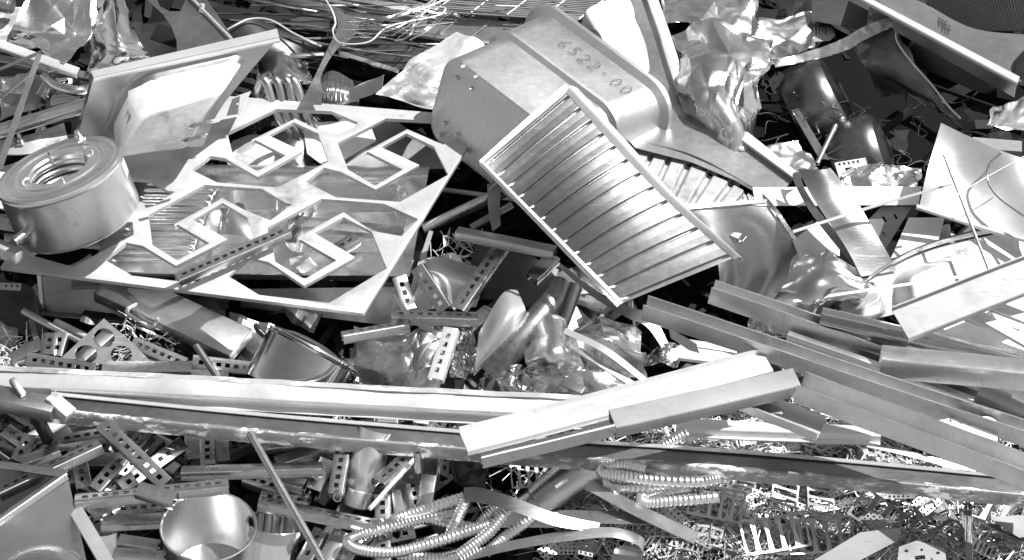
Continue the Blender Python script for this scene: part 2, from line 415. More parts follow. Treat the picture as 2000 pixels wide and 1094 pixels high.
def shards(name, mat, count, region, lo, hi, size, width, seed, tilt=.6, label=None):
    rs = random.Random(seed); bm = bmesh.new(); made = 0
    while made < count:
        x, y = rs.uniform(-2.4, 2.4), rs.uniform(-1.3, 2.2)
        if rs.random() > region(x, y): continue
        made += 1
        c = Vector((x, y, mound_z(x, y)+rs.uniform(lo, hi)))
        a = rs.uniform(0, math.tau); t = Vector((math.cos(a), math.sin(a), math.sin(a)*.32+rs.uniform(-tilt, tilt))).normalized()
        s = t.cross(NP+Vector((rs.uniform(-tilt, tilt), rs.uniform(-tilt, tilt), 0))).normalized(); nn = s.cross(t)
        L = rs.uniform(*size); W = rs.uniform(*width); b = rs.uniform(-.25, .25)*L
        m = [c-t*L/2, c+nn*b, c+t*L/2]; v = []
        for k, q in enumerate(m):
            ww = W*(1 if k == 1 else rs.uniform(.5, 1)); v += [bm.verts.new(q-s*ww/2), bm.verts.new(q+s*ww/2)]
        bm.faces.new((v[0], v[1], v[3], v[2])); bm.faces.new((v[2], v[3], v[5], v[4]))
    return tag(link(name, bm, mat, thick=.0012, smooth=1), label, None, None, 'stuff')
hol = P(1680, 240, -.1)
shards('shredded_scrap', 'gap_black', 4500, lambda x, y: (.1 if (x-hol.x)**2+(y-hol.y)**2 < .09 else 1)-.09-.8*swarfness(x, y)*(0 if (x-hol.x)**2+(y-hol.y)**2 < .09 else 1), -.01, .05, (.03, .16), (.006, .05), 1, .5, 'offcuts and shavings darkened like shade, filling the gaps of the heap')
shards('metal_swarf', 'swarf', 8500, lambda x, y: swarfness(x, y) if -1.2 < y and x < 1.8 else 0, .0, .06, (.03, .13), (.0010, .0028), 2, .5, 'thin bright stamping waste strewn over the lower right of the heap')

sp_ = [P(35, 680, 0), P(885, 490, 0), P(275, 655, 0), P(640, 745, 0)]
def near(x, y): return 1 if min((x-q.x)**2+((y-q.y)*1.2)**2 for q in sp_) < .0075 else 0
shards('steel_shavings', 'swarf', 650, near, .10, .17, (.015, .06), (.001, .004), 3, .6, 'thin bright shavings in loose tufts between the struts')

# ------------------------------------------------------------------ laser cut skeleton plate
PL = Plane((0, 522, .13), (710, 612, .19), (950, 228, .17))
H = [
 [(444,259),(539,213),(645.5,217),(698.6,239),(691,249),(655,262),(612,249),(577.5,231),(491,273),(493,279),(497,272.5),(557,304),(508,331),(501,333),(456,308),(448,275)],
 [(524.5,264),(573,238.5),(621,261),(641.5,315),(543,365.5),(424,356),(374.6,331.7),(411,304.5),(438.6,309),(502.6,345.5),(590,295)],
 [(659,278.6),(754,231),(848,236),(905,260),(897,270),(865,282),(795.5,252),(711,297),(712,302),(717,296),(786,331),(735,361),(730,361),(680,331)],
 [(744,287),(793,260),(847,286),(875,341),(781,394),(656,385),(597,355),(632,327),(666,336),(733,370),(819,322)],
 [(289.6,419.6),(399,361),(512,369),(557,396),(569.5,399),(528.5,430),(484,413),(434,386.7),(339,438),(341,443),(346,438),(408,475),(350,506.5),(344,507),(297,478)],
 [(377,428.7),(434,395.8),(482.5,425),(492.5,464),(386,549.5),(347,549),(257,538),(250,533),(204,507),(246,473.5),(278.6,480),(342.6,519),(444,467)],
 [(521,444.5),(628,388),(750,398),(816.5,428),(784.5,461),(727,451),(670.6,413.7),(581,463.7),(583,470),(586,467.5),(656.5,508.5),(598,543),(592,543),(537.5,511),(531,476)],
 [(614,454.7),(670.6,424),(725.6,452),(755,524),(642.4,591.6),(506.8,576),(445.4,539),(486,503),(524.7,512),(593.8,558),(693.6,502)],
 [(150,345),(260,349),(293,352),(328,373),(341,374.5),(299,402),(215,375)],
 [(60,498),(150,430),(258.5,434),(261,458),(142,521)],
]
plate = thing('cutout_plate', 'large pale sheet with S-shaped cut-outs, lying under the round coil tank', 'cut sheet', PL(400, 380))
poly('skeleton_sheet', [(0,522),(710,612),(950,228),(235,170)], 'plate_steel', None, None, plate, PL, H, thick=.012, bevel=.001)

# ------------------------------------------------------------------ sink with rounded bowl, top left (underside faces us)
A_ = thing('kitchen_sink', 'upturned single bowl sink standing on its edge behind the round coil tank', 'sink', (270, 300, .12))
SA = [[(183,152,.42),(545,73,.42)],[(160,236,.27),(436,205,.29)],[(142,298,.15),(396,286,.17)]]
def dA(u, v): return .10*bowl(u*1.55, v, .87, .44, .58, .40, .26, .20)
patch('basin_underside', SA, 'satin', parent=A_, nu=130, nv=100, disp=dA, smooth=60)
def undercoat(name, rows, dfn, u0, u1, v0, v1, r, parent, nu=60, nv=40, label=None):
    # rounded patch of sprayed coating following the bowl
    g = grid_of(rows, 64, 64)
    def at(u, v):
        a = min(max(u, 0), .999)*64; b = min(max(v, 0), .999)*64; i, j = int(a), int(b); a -= i; b -= j
        return (g[j][i]*(1-a)+g[j][i+1]*a)*(1-b)+(g[j+1][i]*(1-a)+g[j+1][i+1]*a)*b
    def full(u, v):
        p = at(u, v); n = (at(u+.02, v)-at(u-.02, v)).cross(at(u, v+.02)-at(u, v-.02)).normalized()
        if n.dot(CAM-p) < 0: n = -n
        return p+n*(dfn(u, v)+.0055+.0006*noise.noise((u*60, v*60, 0)))
    bm = bmesh.new(); cx, cy, hx, hy = (u0+u1)/2, (v0+v1)/2, (u1-u0)/2, (v1-v0)/2; rings = []
    for k in range(25):
        f = k/24; rings.append([bm.verts.new(full(q.x+.012*f*noise.noise((q.x*30, q.y*30, 3.)), q.y+.012*f*noise.noise((q.x*30, q.y*30, 7.)))) for q in rrect(cx, cy, max(hx*f, 1e-4), max(hy*f, 1e-4), max(r*f, 1e-5), 0, 9)])
    for A, B in zip(rings, rings[1:]):
        n = len(A)
        for k in range(n): bm.faces.new((A[k], A[(k+1) % n], B[(k+1) % n], B[k]))
    return link(name, bm, 'undercoat', parent, smooth=60, label=label)
undercoat('coating', SA, dA, .225, .90, .09, .62, .15, A_, label='white sprayed coating on the bowl')
patch('folded_rim', [[(178,139,.40),(541,56,.40)],[(183,153,.42),(546,76,.42)],[(185,159,.415),(547,83,.415)]], 'bright', parent=A_, nu=8, nv=6, thick=.002)
patch('side_rim', [[(183,152,.42),(160,236,.27),(142,298,.15)],[(177,153,.41),(154,236,.25),(136,298,.14)]], 'stainless', parent=A_, nu=8, nv=2)
for (x, y) in ((385, 238), (372, 266)):
    patch('embossed_clip', [[(x-18,y+6,.375),(x+35,y-6,.375)],[(x-16,y+14,.372),(x+30,y+2,.372)]], 'stainless', parent=A_, nu=10, nv=6, disp=lambda u, v: .012*bowl(u*3, v, 1.5, .5, 1.3, .4, .4, .4))

# ------------------------------------------------------------------ round coil tank
TM = axis_mat((156, 432, .195), -.30, -.954, .49)
T = thing('coil_tank', 'round steel tank with a coil inside its open top', 'tank', (156, 432, .16))
r0 = .152; hT = .142
lathe('shell', [(0, 0), (r0*.95, 0), (r0*.985, .004), (r0, .012), (r0, hT-.014), (r0*1.005, hT-.010), (r0*1.015, hT-.006), (r0*1.005, hT)], TM, 'sheen', parent=T, seg=72)
lathe('top_cover', [(r0*1.0, hT-.001), (r0*1.0, hT+.004), (r0*.95, hT+.007), (r0*.90, hT+.004), (r0*.86, hT+.007), (r0*.72, hT+.007), (r0*.69, hT+.010), (r0*.66, hT+.007), (r0*.49, hT+.007), (r0*.47, hT+.002), (r0*.47, hT-.012)], TM, 'sheen', parent=T, seg=72, thick=.001)
coil = []
for k in range(0, 6*24+1):
    a = math.tau*k/24; coil.append(TM @ Vector((r0*.50*math.cos(a), r0*.50*math.sin(a), .008+.125*k/144)))
tube('heating_coil', coil, .0085, 'sheen', parent=T, seg=10, n=300)
def along(p, q, s): return p+(q-p)*s
st = TM @ Vector((0, 0, 0))
c0 = TM.inverted() @ Plane(TM @ Vector((0, 0, .07)), TM @ Vector((.1, 0, .07)), TM @ Vector((0, .1, .07)))(75, 430)
d_ = Vector((c0.x, c0.y, 0)).normalized()
tube('pipe_stub', [TM @ (d_*r0*.95+Vector((0, 0, .062))), TM @ (d_*(r0+.034)+Vector((0, 0, .062)))], .0125, 'stainless', parent=T, seg=20)
c1 = TM.inverted() @ Plane(TM @ Vector((0, 0, hT)), TM @ Vector((.1, 0, hT)), TM @ Vector((0, .1, hT)))(160, 281)
nz = tube('valve_stub', [TM @ Vector((c1.x, c1.y, hT)), TM @ Vector((c1.x, c1.y, hT+.028))], .009, 'stainless', parent=T, seg=16)
lathe('nut', [(0, 0), (.0125, 0), (.0125, .008), (0, .008)], TM @ Matrix.Translation((c1.x, c1.y, hT+.007)), 'stainless', parent=T, seg=6)
for a in (20, 100, 200, 285):
    e = Vector((math.cos(R(a)), math.sin(R(a)), 0))
    tube('retaining_hook', [TM @ (e*r0*.60+Vector((0, 0, hT+.006))), TM @ (e*r0*.57+Vector((0, 0, hT+.016))), TM @ (e*r0*.47+Vector((0, 0, hT+.012))), TM @ (e*r0*.44+Vector((0, 0, hT-.012)))], .0022, 'stainless', parent=T, seg=6)
sd = TM.inverted() @ Plane(TM @ Vector((0, 0, .1)), TM @ Vector((.1, 0, .1)), TM @ Vector((0, .1, .1)))(246, 330)
sa = math.atan2(sd.y, sd.x)
bm = bmesh.new(); g = [[bm.verts.new(TM @ Vector((r0*1.006*math.cos(sa+da), r0*1.006*math.sin(sa+da), z))) for da in (-.16, -.08, 0, .08)] for z in (.088, .126)]
for i in range(3): bm.faces.new((g[0][i], g[0][i+1], g[1][i+1], g[1][i]))
link('sticker', bm, 'paper', T, label='small white sticker')

# ------------------------------------------------------------------ big tub with writing
def tub_loops(L, W, D):
    out = []
    for z, g, r in ((.0, .0, .05), (.004, .008, .055), (.012, .012, .06), (D*.50, .020, .062), (D*.515, .034, .07), (D*.54, .036, .07), (D*.56, .030, .07),
                    (D*.94, .040, .075), (D*.955, .062, .09), (D*.985, .064, .09), (D, .056, .09)):
        out.append(rrect(L/2, W/2, L/2+g-.012, W/2+g-.012, r, z))
    return out
MT, LT = box_mat((872, 98, .355), (225, 183), (-43, 140), (197, -83))
L_, W_, D_ = LT
W_ = max(W_, .25)
tub = thing('utility_tub', 'deep rounded steel tub on its side with handwritten numbers along its wall', 'tub', (960, 320, .18))
link('tub_body', loft_bm(tub_loops(L_, W_, D_), MT), 'tub_steel', tub, smooth=32)
BP = Plane(MT @ Vector((0, 0, 0)), MT @ Vector((L_, 0, 0)), MT @ Vector((0, W_, 0)))
for (x, y) in ((905,130),(893,152),(930,150),(921,173),(870,241),(862,263),(895,263),(886,284)):
    c = MT.inverted() @ BP(x, y)
    m = MT @ Matrix.Translation((c.x, c.y, 0)) @ Matrix.Rotation(math.pi, 4, 'X')
    lathe('screw', [(0, .009), (.0035, .009), (.0045, .006), (.0045, .0), (.007, 0), (.007, -.001)], m, 'bright', parent=tub, seg=10)
# writing on the wall y=0 : strokes in local (x along, z up the wall)
def wall(x, z): 
    zz = D_*z; return MT @ Vector((x*L_, -.0255-.010*(z-.56)/.38-.0015+.004, zz))
STRK = {'6': [(.75,1),(.3,.8),(.05,.35),(.2,.03),(.6,.05),(.75,.3),(.5,.5),(.12,.38)], '5': [(.8,1),(.25,1),(.2,.6),(.6,.6),(.75,.3),(.5,.02),(.1,.08)],
        '2': [(.1,.8),(.4,1),(.75,.8),(.6,.45),(.1,.02),(.85,.04)], '-': [(.2,.45),(.7,.5)], '0': [(.45,1),(.1,.7),(.1,.3),(.4,.0),(.75,.25),(.78,.7),(.45,1)]}
num = thing_num = None
bm = bmesh.new(); x = .31
for ch in '6522-00':
    pts = [wall(x+.058*a, .72+.105*b) for a, b in STRK[ch]]
    t = tube_bm(pts, .0010, seg=5, hollow=False); me = bpy.data.meshes.new('t'); t.to_mesh(me); t.free(); bm.from_mesh(me); bpy.data.meshes.remove(me)
    x += .086 if ch != '-' else .10
link('handwritten_number', bm, 'faint_ink', tub, label='number 6522-00 handwritten in dark marker')

# ------------------------------------------------------------------ ribbed drainboard across the tub
def ribs(n, depth, w=.16, v0=.05, v1=.95, crown=0., pillow=0.):
    def f(u, v):
        q = abs(((u-.02)/.96*n) % 1.-.5); s = sstep(.5-w, .5-w*.35, q)
        g_ = (.5-q)*2; return crown*math.sin(math.pi*u)*math.sin(math.pi*min(1, max(0, v)))+pillow*(1-g_*g_)-depth*s*sstep(v0-.03, v0+.02, v)*sstep(1-v1-.03, 1-v1+.02, 1-v) 
    return f
D = thing('ribbed_drainboard', 'large ribbed drainboard panel lying slanted across the numbered tub', 'drainboard', (1215, 590, .25))
rowT = [(1112,176,.435),(1206,280,.41),(1310,392,.375),(1438,502,.35)]
rowB = [(946,318,.390),(1030,408,.352),(1120,500,.322),(1215,592,.308)]
patch('ribbed_panel', [rowT, rowB], 'drain_steel', parent=D, nu=480, nv=40, disp=ribs(12, .008, .10, crown=.020, pillow=.0005), smooth=60, thick=.0015)
patch('rim', [[(935,320,.382),(1205,600,.300)],[(941,317,.397),(1212,594,.315)],[(948,319,.392),(1218,590,.310)]], 'bright', parent=D, nu=12, nv=6)
patch('rim', [[(1106,181,.435),(1201,286,.41),(1306,396,.375),(1434,506,.35)],[(1113,167,.448),(1212,272,.423),(1318,386,.388),(1448,502,.363)],[(1128,172,.425),(1226,278,.40),(1324,388,.37),(1450,510,.343)]], 'bright', parent=D, nu=24, nv=8)
patch('rim', [[(940,322,.386),(1106,172,.432)],[(936,314,.397),(1104,164,.442)],[(944,318,.391),(1112,174,.436)]], 'bright', parent=D, nu=12, nv=6)

# second, dirtier drainboard and its sink wall behind
E = thing('drainboard_sink', 'dirty ribbed drainboard with a folded basin wall, behind the large ribbed panel', 'drainboard', (1400, 470, .1))
patch('ribbed_panel', [[(1240,284,.20),(1330,312,.20),(1440,365,.20),(1500,405,.20)],[(1200,340,.21),(1290,400,.21),(1380,440,.2),(1450,470,.19)]], 'dirty_rib', parent=E, nu=220, nv=24, disp=ribs(8, .012, .2, -.1, 1.1), smooth=60)
patch('basin_wall', [[(1340,408,.25),(1420,402,.24),(1497,398,.24)],[(1370,440,.22),(1440,440,.21),(1535,440,.215)],[(1400,520,.16),(1470,530,.13),(1565,490,.18)],[(1400,600,.09),(1450,600,.07),(1540,580,.1)]], 'satin', parent=E, nu=40, nv=40, disp=lambda u, v: .014*math.sin(u*9+v*2)*v)
patch('rim', [[(1338,409,.255),(1420,402,.245),(1496,396,.245)],[(1338,400,.258),(1420,394,.25),(1497,389,.25)]], 'bright', parent=E, nu=12, nv=3)
patch('rim', [[(1258,284,.207),(1350,310,.207),(1448,360,.207),(1500,398,.245),(1562,487,.185)],[(1262,278,.215),(1354,303,.215),(1452,354,.215),(1506,394,.25),(1569,485,.19)]], 'stainless', parent=E, nu=40, nv=3)

# ------------------------------------------------------------------ tall bent sink front behind the tub
F = thing('bent_sink_front', 'tall grey sink front bent into a V with a bright folded edge behind the tub', 'sink', (1400, 340, .1))
FP = Plane((1235, 60, .17), (1300, 230, .20), (1530, 358, .20))
poly('front_panel', [(1225,-20),(1258,-20),(1285,60),(1300,110),(1322,178),(1338,196),(1440,272),(1548,352),(1535,366),(1470,366),(1350,316),(1240,288),(1200,240),(1235,120)], 'satin', None, None, F, FP, thick=.002)
patch('folded_edge', [[FP(1256,-20),FP(1283,60),FP(1298,110),FP(1320,178),FP(1338,197),FP(1440,273),FP(1549,353)],
                      [FP(1258,-20,.02),FP(1286,60,.02),FP(1301,110,.02),FP(1323,176,.02),FP(1341,192,.02),FP(1443,268,.02),FP(1551,348,.02)],
                      [FP(1279,-20,.02),FP(1307,60,.02),FP(1322,106,.02),FP(1341,164,.02),FP(1356,180,.02),FP(1458,256,.02),FP(1560,338,.02)]], 'bright', parent=F, nu=60, nv=6)
G = thing('white_sink_bowl', 'glaring pale rounded sink bowl between the tub and the bent sink front', 'sink', (1190, 130, .05))
SG = [[(1105,45,.12),(1160,-5,.12),(1240,-10,.12)],[(1140,120,.16),(1200,70,.17),(1262,60,.15)],[(1200,210,.15),(1240,190,.15),(1290,200,.14)]]
dG = lambda u, v: .05*bowl(u, v, .52, .55, .42, .44, .2, .2)
patch('bowl', SG, 'satin', parent=G, nu=50, nv=50, disp=dG, smooth=60)
undercoat('coating', SG, dG, .14, .88, .14, .92, .15, G, label='white sprayed coating on the bowl')

# ------------------------------------------------------------------ sinks lying under the cut-out plate
U1 = thing('double_sink', 'wide sink unit with ribbed left side and two bowls, seen through the cut-out plate', 'sink', (520, 450, -.02))
def deck(u, v):
    d = -.075*bowl(u*2.9, v, 1.22, .5, .36, .40, .16, .10) - .085*bowl(u*2.9, v, 2.20, .42, .55, .36, .2, .12)
    if .05 < u < .30 and .1 < v < .9: d += .0035*math.sin((v-.1)/.8*math.tau*13)*sstep(.05, .07, u)*sstep(.30, .28, u)
    return d
patch('sink_top', [[(262,334,.045),(836,342,.06)],[(175,532,.045),(800,540,.06)]], 'tray_steel', parent=U1, nu=220, nv=170, disp=deck, smooth=60)
patch('front_lip', [[(175,532,.045),(800,540,.06)],[(174,540,.01),(798,552,.02)]], 'grey_steel', parent=U1, nu=8, nv=2)
patch('back_lip', [[(262,334,.045),(836,342,.06)],[(262,326,.06),(838,333,.075)],[(262,320,.05),(838,326,.065)]], 'stainless', parent=U1, nu=8, nv=4)
U2 = thing('steel_tray', 'dark shallow steel tray below the right front corner of the cut-out plate', 'tray', (690, 560, -.06))
patch('tray_front', [[(470,565,.0),(808,560,.02)],[(470,600,-.06),(790,640,-.05)]], 'grey_steel', parent=U2, nu=8, nv=6)
patch('tray_end', [[(806,560,.02),(840,452,.03)],[(786,640,-.06),(826,520,-.08)]], 'stainless', parent=U2, nu=8, nv=6, disp=lambda u, v: .006*math.sin(u*8+v*5))
patch('tray_rim', [[(800,566,.024),(838,450,.035)],[(812,566,.026),(846,452,.037)]], 'bright', parent=U2, nu=8, nv=2)
for i, (rows, lab) in enumerate((
    ([[(455,275,.03),(500,262,.05),(540,280,.03)],[(440,300,.04),(500,290,.06),(545,300,.04)],[(450,335,.02),(500,340,.03),(540,335,.02)]], 'small pale basin end seen through the upper left cut-out'),
    ([[(535,258,.03),(580,248,.05),(615,262,.03)],[(525,300,.04),(580,280,.06),(615,300,.03)],[(520,334,.02),(570,336,.03),(606,334,.02)]], 'speckled basin end beside the small pale basin end'),
    ([[(660,290,.0),(720,285,.05),(760,300,.0)],[(665,320,.04),(720,300,.06),(770,320,.04)],[(675,336,.03),(730,340,.03),(770,338,.02)]], 'bright curved basin seen through the upper right cut-out'))):
    patch('basin_end', rows, ('weathered', 'galvanised', 'bright')[i], lab, 'basin', nu=30, nv=30)
poly('flat_offcut', [(590,240,.06),(720,235,.06),(735,275,.06),(640,330,.05),(600,300,.05)], 'bright', 'pale flat sheet under the top edge of the cut-out plate', 'sheet')
poly('corner_gusset', [(640,215,-.02),(760,225,-.02),(900,330,-.05),(760,330,-.04)], 'grey_steel', 'grey sheet showing dark through the upper right cut-out', 'sheet')
crumple('crumpled_foil', [[(565,502,.065),(600,497,.07)],[(572,530,.065),(622,520,.07)]], 'bright', 'white crumpled foil lump lying in the front cut-out', 'foil', .012, .03, 16, 5, ragged=.006)
patch('bent_bracket', [[(430,405,.08),(478,400,.08)],[(440,450,.03),(490,468,.06)]], 'stainless', 'bright bent bracket showing through the left middle cut-out', 'bracket', nu=20, nv=20, disp=lambda u, v: .03*math.sin(u*3.1+v))
strut((345,541,.205), (562,447,.205), 'slotted strut lying on top of the cut-out plate', roll=-12, size=.8)
strut((588,432,.10), (785,452,.10), 'strut seen through the front cut-out just behind the folded foil', slot=False, size=.8)
strut((655,486,.09), (703,458,.095), 'short strut stub lying under the front right cut-out', slot=True, size=.8)
strut((568,474,.13), (600,430,.0), 'strut end pointing at us beside the front cut-out hook', slot=False, size=.7, roll=180)

# dark box, beam and handle below the plate
B_ = thing('steel_box', 'dark steel box side in the shade below the cut-out plate', 'box', (170, 600, -.08))
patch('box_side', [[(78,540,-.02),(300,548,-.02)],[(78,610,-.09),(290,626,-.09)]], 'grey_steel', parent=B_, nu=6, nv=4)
patch('box_flange', [[(72,538,-.015),(80,612,-.085)],[(80,538,-.015),(86,612,-.085)]], 'stainless', parent=B_, nu=4, nv=1)
patch('box_flange', [[(74,608,-.085),(290,624,-.085)],[(74,615,-.075),(290,632,-.075)]], 'satin', parent=B_, nu=4, nv=1)
boxbar('square_beam', (205,545,.0), (470,668,.0), .10, .035, 'satin', 'thick square beam poking out below the cut-out plate', 'beam', roll=-6)
tube('bent_rod', [(266,594,.03), (249,604,.05), (252,614,.05), (292,637,.05), (303,633,.05), (308,622,.02)], .0042, 'bright', 'thin bent rod beside the square beam', 'rod', n=50, seg=10)
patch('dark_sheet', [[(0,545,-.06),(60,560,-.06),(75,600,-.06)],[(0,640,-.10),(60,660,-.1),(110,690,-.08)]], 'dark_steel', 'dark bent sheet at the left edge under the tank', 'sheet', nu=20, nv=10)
poly('drilled_bracket', [(0,552,-.02),(42,554,-.02),(40,568,-.03),(0,566,-.03)], 'satin', 'small drilled bracket at the left edge below the plate', 'bracket', holes=[[(10+k,556),(14+k,556),(14+k,561),(10+k,561)] for k in (0, 11, 22)])
patch('steel_strip', [[(55,625,-.01),(66,622,-.01)],[(72,690,-.01),(84,692,-.01)]], 'satin', 'flat blade standing at the left below the tank', 'sheet', nu=4, nv=4)

# ------------------------------------------------------------------ pots
def pot(name, label, rim, rx, dx, dy, k, depth, mat, h, wall=.0015, flare=.0, lid=False, seg=80, parent=None, rim_w=.004):
    M = axis_mat((rim[0], rim[1], h), dx, dy, k); s = pxm(V3((rim[0], rim[1], h))); r = rx*s; d = depth*s
    t = thing(name, label, 'pot', M.translation+M.to_3x3() @ Vector((0, 0, -d)))
    prof = [(0, -d), (r*(.90-flare), -d), (r*(.97-flare), -d+r*.06), (r*(1-flare*.8), -d+r*.16), (r*(1-flare*.2), -r*.15), (r, -rim_w), (r+rim_w, 0), (r+rim_w*.6, rim_w*.4), (r-wall, 0), (r-wall-flare*r*.3, -r*.2), (r*(.97-flare)-wall, -d+r*.14), (r*(.9-flare), -d+wall+.001), (0, -d+wall+.001)]
    lathe('pot_body', prof, M, mat, parent=t, seg=seg)
    return t, M, r, d
pot('cooking_pot', 'open steel pot at the bottom edge, brushed inside', (407, 1028), 91, .05, -1, .66, 140, 'clean_steel', .16)
pb, M2, r2, d2 = pot('cooking_pot', 'dented pot half hidden behind the open steel pot', (540, 1020), 56, .12, -1, .30, 110, 'mirror_steel', .12)
lathe('pot_band', [(r2*1.03, -.028), (r2*1.03, .0)], M2, 'stainless', parent=pb, thick=.002)
p1, M1, r1, d1 = pot('stock_pot', 'tipped polished pot with black side handles below the cut-out plate', (612, 688), 98, .47, -.88, -.10, 104, 'polished', .15, lid=True)
lathe('pot_lid', [(r1*1.02, .004), (r1*1.0, .009), (r1*.9, .012), (r1*.5, .022), (0, .026)], M1, 'mirror_steel', parent=p1, thick=.001)
for sgn in (-1, 1):
    q = lambda a, z: M1 @ Vector((sgn*(r1+a), 0, z))
    s_ = M1.to_3x3() @ Vector((0, 1, 0))
    tube('handle', [q(0, -.02)-s_*.03, q(.022, -.014)-s_*.028, q(.030, -.008), q(.022, -.014)+s_*.028, q(0, -.02)+s_*.03], .0065, 'plastic_black', parent=p1, n=24, seg=10, label='black plastic handle', hollow=False)
pk, Mk, rk, dk = pot('cooking_pot', 'dark polished pot at the bottom left between the box and the struts', (205, 1022), 42, -.1, -1, .45, 90, 'polished', .0)

# ------------------------------------------------------------------ things at the left below the plate
tube('steel_pipe', [(44,607,.03), (165,672,.0)], .0085, 'stainless', 'bright pipe slanting down at the left below the box', 'pipe')
tube('painted_pipe', [(108,628,-.02), (182,664,-.02)], .0085, 'weathered', 'pale painted pipe stub beside the bright slanting pipe', 'pipe')
tube('steel_pipe', [(382,673,.12), (432,748,.05)], .0085, 'satin', 'short grey pipe standing left of the tipped pot', 'pipe')
def circ(cx, cy, rx, ry, n=24, a0=0, sk=0): return [(cx+rx*math.cos(math.tau*k/n)+sk*math.sin(math.tau*k/n), cy+ry*math.sin(math.tau*k/n)) for k in range(n)]
pn = Plane((205, 625, .07), (118, 700, .05), (290, 712, .04))
poly('punched_sheet', [(203,622),(257,668),(300,712),(130,735),(112,706)], 'stainless', 'bright sheet punched with big round holes, left below the plate', 'sheet', plane=pn,
     holes=[circ(203,660,21,19), circ(168,692,22,18), circ(237,693,21,18), circ(204,722,20,12), circ(270,724,16,9)])
for a in (
    ((52,700,.09),(192,724,.09),'slotted strut just above the long beam at the far left',True,20),
    ((258,668,.03),(365,712,.03),'slotted strut running down from the punched sheet',True,10),
    ((200,716,.09),(378,716,.09),'plain strut lying level in front of the punched sheet',False,0),
    ((205,730,.04),(447,731,.04),'plain strut resting against the long beam left of the tipped pot',False,0),
    ((376,706,.05),(492,720,.04),'slotted strut touching the tipped pot',True,25),
    ((92,692,.02),(100,648,.02),'short strut standing left of the punched sheet',True,0),
    ((108,694,.01),(120,652,.02),'second short strut standing left of the punched sheet',True,0),
    ((148,706,.0),(216,646,.0),'strut seen through the holes of the punched sheet',False,0),
    ((20,700,-.01),(75,672,.0),'strut among the shavings at the left edge',False,0)):
    strut(a[0], a[1], a[2], roll=a[4], slot=a[3], size=.8)

# ------------------------------------------------------------------ strut heap, bottom left
for a in (
    ((-6,958,.22),(190,866,.22),'bright slotted strut reaching in from the left edge over the steel bin',1,-28),
    ((112,860,.12),(252,836,.11),'slotted strut behind the one over the steel bin',1,-10),
    ((199,826,.20),(324,944,.20),'slotted strut crossing on top of the strut heap',1,8),
    ((146,973,.21),(448,942,.21),'long slotted strut lying level above the open pot',1,-25),
    ((184,955,.12),(288,838,.12),'strut running up to the right under the crossing strut',1,0),
    ((206,958,.10),(310,852,.10),'next strut to the right running up under the crossing strut',1,0),
    ((236,952,.12),(362,862,.12),'third strut running up to the right under the crossing strut',1,15),
    ((375,838,.10),(380,904,.11),'narrow strut standing upright above the plain level strut',0,0),
    ((404,838,.10),(406,906,.12),'slotted strut standing upright above the plain level strut',1,0),
    ((431,842,.10),(435,906,.11),'plain strut standing upright beside the grey rod',0,0),
    ((354,917,.18),(621,909,.18),'long plain strut lying level under the grey rod',0,-30),
    ((198,1016,.13),(310,1010,.13),'plain strut lying level left of the open pot',0,-20),
    ((222,996,.12),(312,987,.12),'slotted strut half hidden behind the open pot rim',1,-20),
    ((268,952,.24),(350,977,.24),'dark tube-like strut lying on the long level strut',0,0),
    ((156,905,.06),(166,958,.06),'dark slotted strut deep left of the crossing strut',1,0),
    ((40,900,.12),(118,872,.12),'short strut with a pale end above the steel bin',0,-20),
    ((175,1002,.16),(232,978,.12),'short strut end left of the open pot',0,0),
    ((508,968,.12),(600,978,.12),'slotted strut passing behind the grey rod',1,-15),
    ((508,976,.17),(737,1022,.17),'bright slotted strut running right from the pots to the hoses',1,-30),
    ((512,868,.09),(628,852,.09),'dark slotted strut under the long beam right of the grey rod',1,-10),
    ((538,900,.12),(648,868,.12),'plain strut under the long beam right of the grey rod',0,-20),
    ((671,866,.17),(655,962,.17),'slotted strut standing left of the steel vase',1,0),
    ((612,956,.16),(642,892,.12),'strut with an open end left of the steel vase',0,10),
    ((738,940,.19),(808,880,.16),'slotted strut leaning over the steel vase',1,-10),
    ((828,988,.13),(846,880,.13),'pale plain strut standing right of the steel vase',0,0),
    ((800,916,.10),(815,990,.10),'dark slotted strut beside the pale plain strut',1,0),
    ((747,966,.13),(748,1096,.13),'upright slotted strut behind the hose loop',1,0),
    ((775,930,.08),(786,1010,.08),'dark plain strut right of the steel vase foot',0,0),
    ((592,1096,.12),(628,1030,.12),'slotted strut at the bottom edge right of the grey rod',1,-10),
    ((634,1100,.12),(668,1034,.12),'plain strut at the bottom edge right of the grey rod',0,0),
    ((668,1096,.09),(700,1044,.09),'third strut at the bottom edge right of the grey rod',1,10),
    ((540,932,.13),(604,946,.13),'short plain strut left of the steel vase',0,-20),
    ((478,930,.10),(606,972,.10),'dark slotted strut under the short plain strut',1,-10),
    ((232,1052,.15),(312,1064,.15),'upper strut of the bundle at the open pot',0,-20),
    ((222,1078,.16),(312,1085,.16),'lower strut of the bundle at the open pot',0,-20),
    ((60,850,.08),(30,905,.06),'dark strut in the shade behind the bracket arm',1,0),
    ((120,840,.05),(150,880,.05),'strut in the shade below the long dented angle',0,0),
    ((10,838,.07),(60,872,.07),'slotted strut at the left edge below the bracket arm',1,0),
    ((520,1096,.05),(560,1030,.02),'strut behind the dented pot',1,0)):
    strut(a[0], a[1], a[2], roll=a[4], slot=bool(a[3]), size=.86)
rs = random.Random(11)
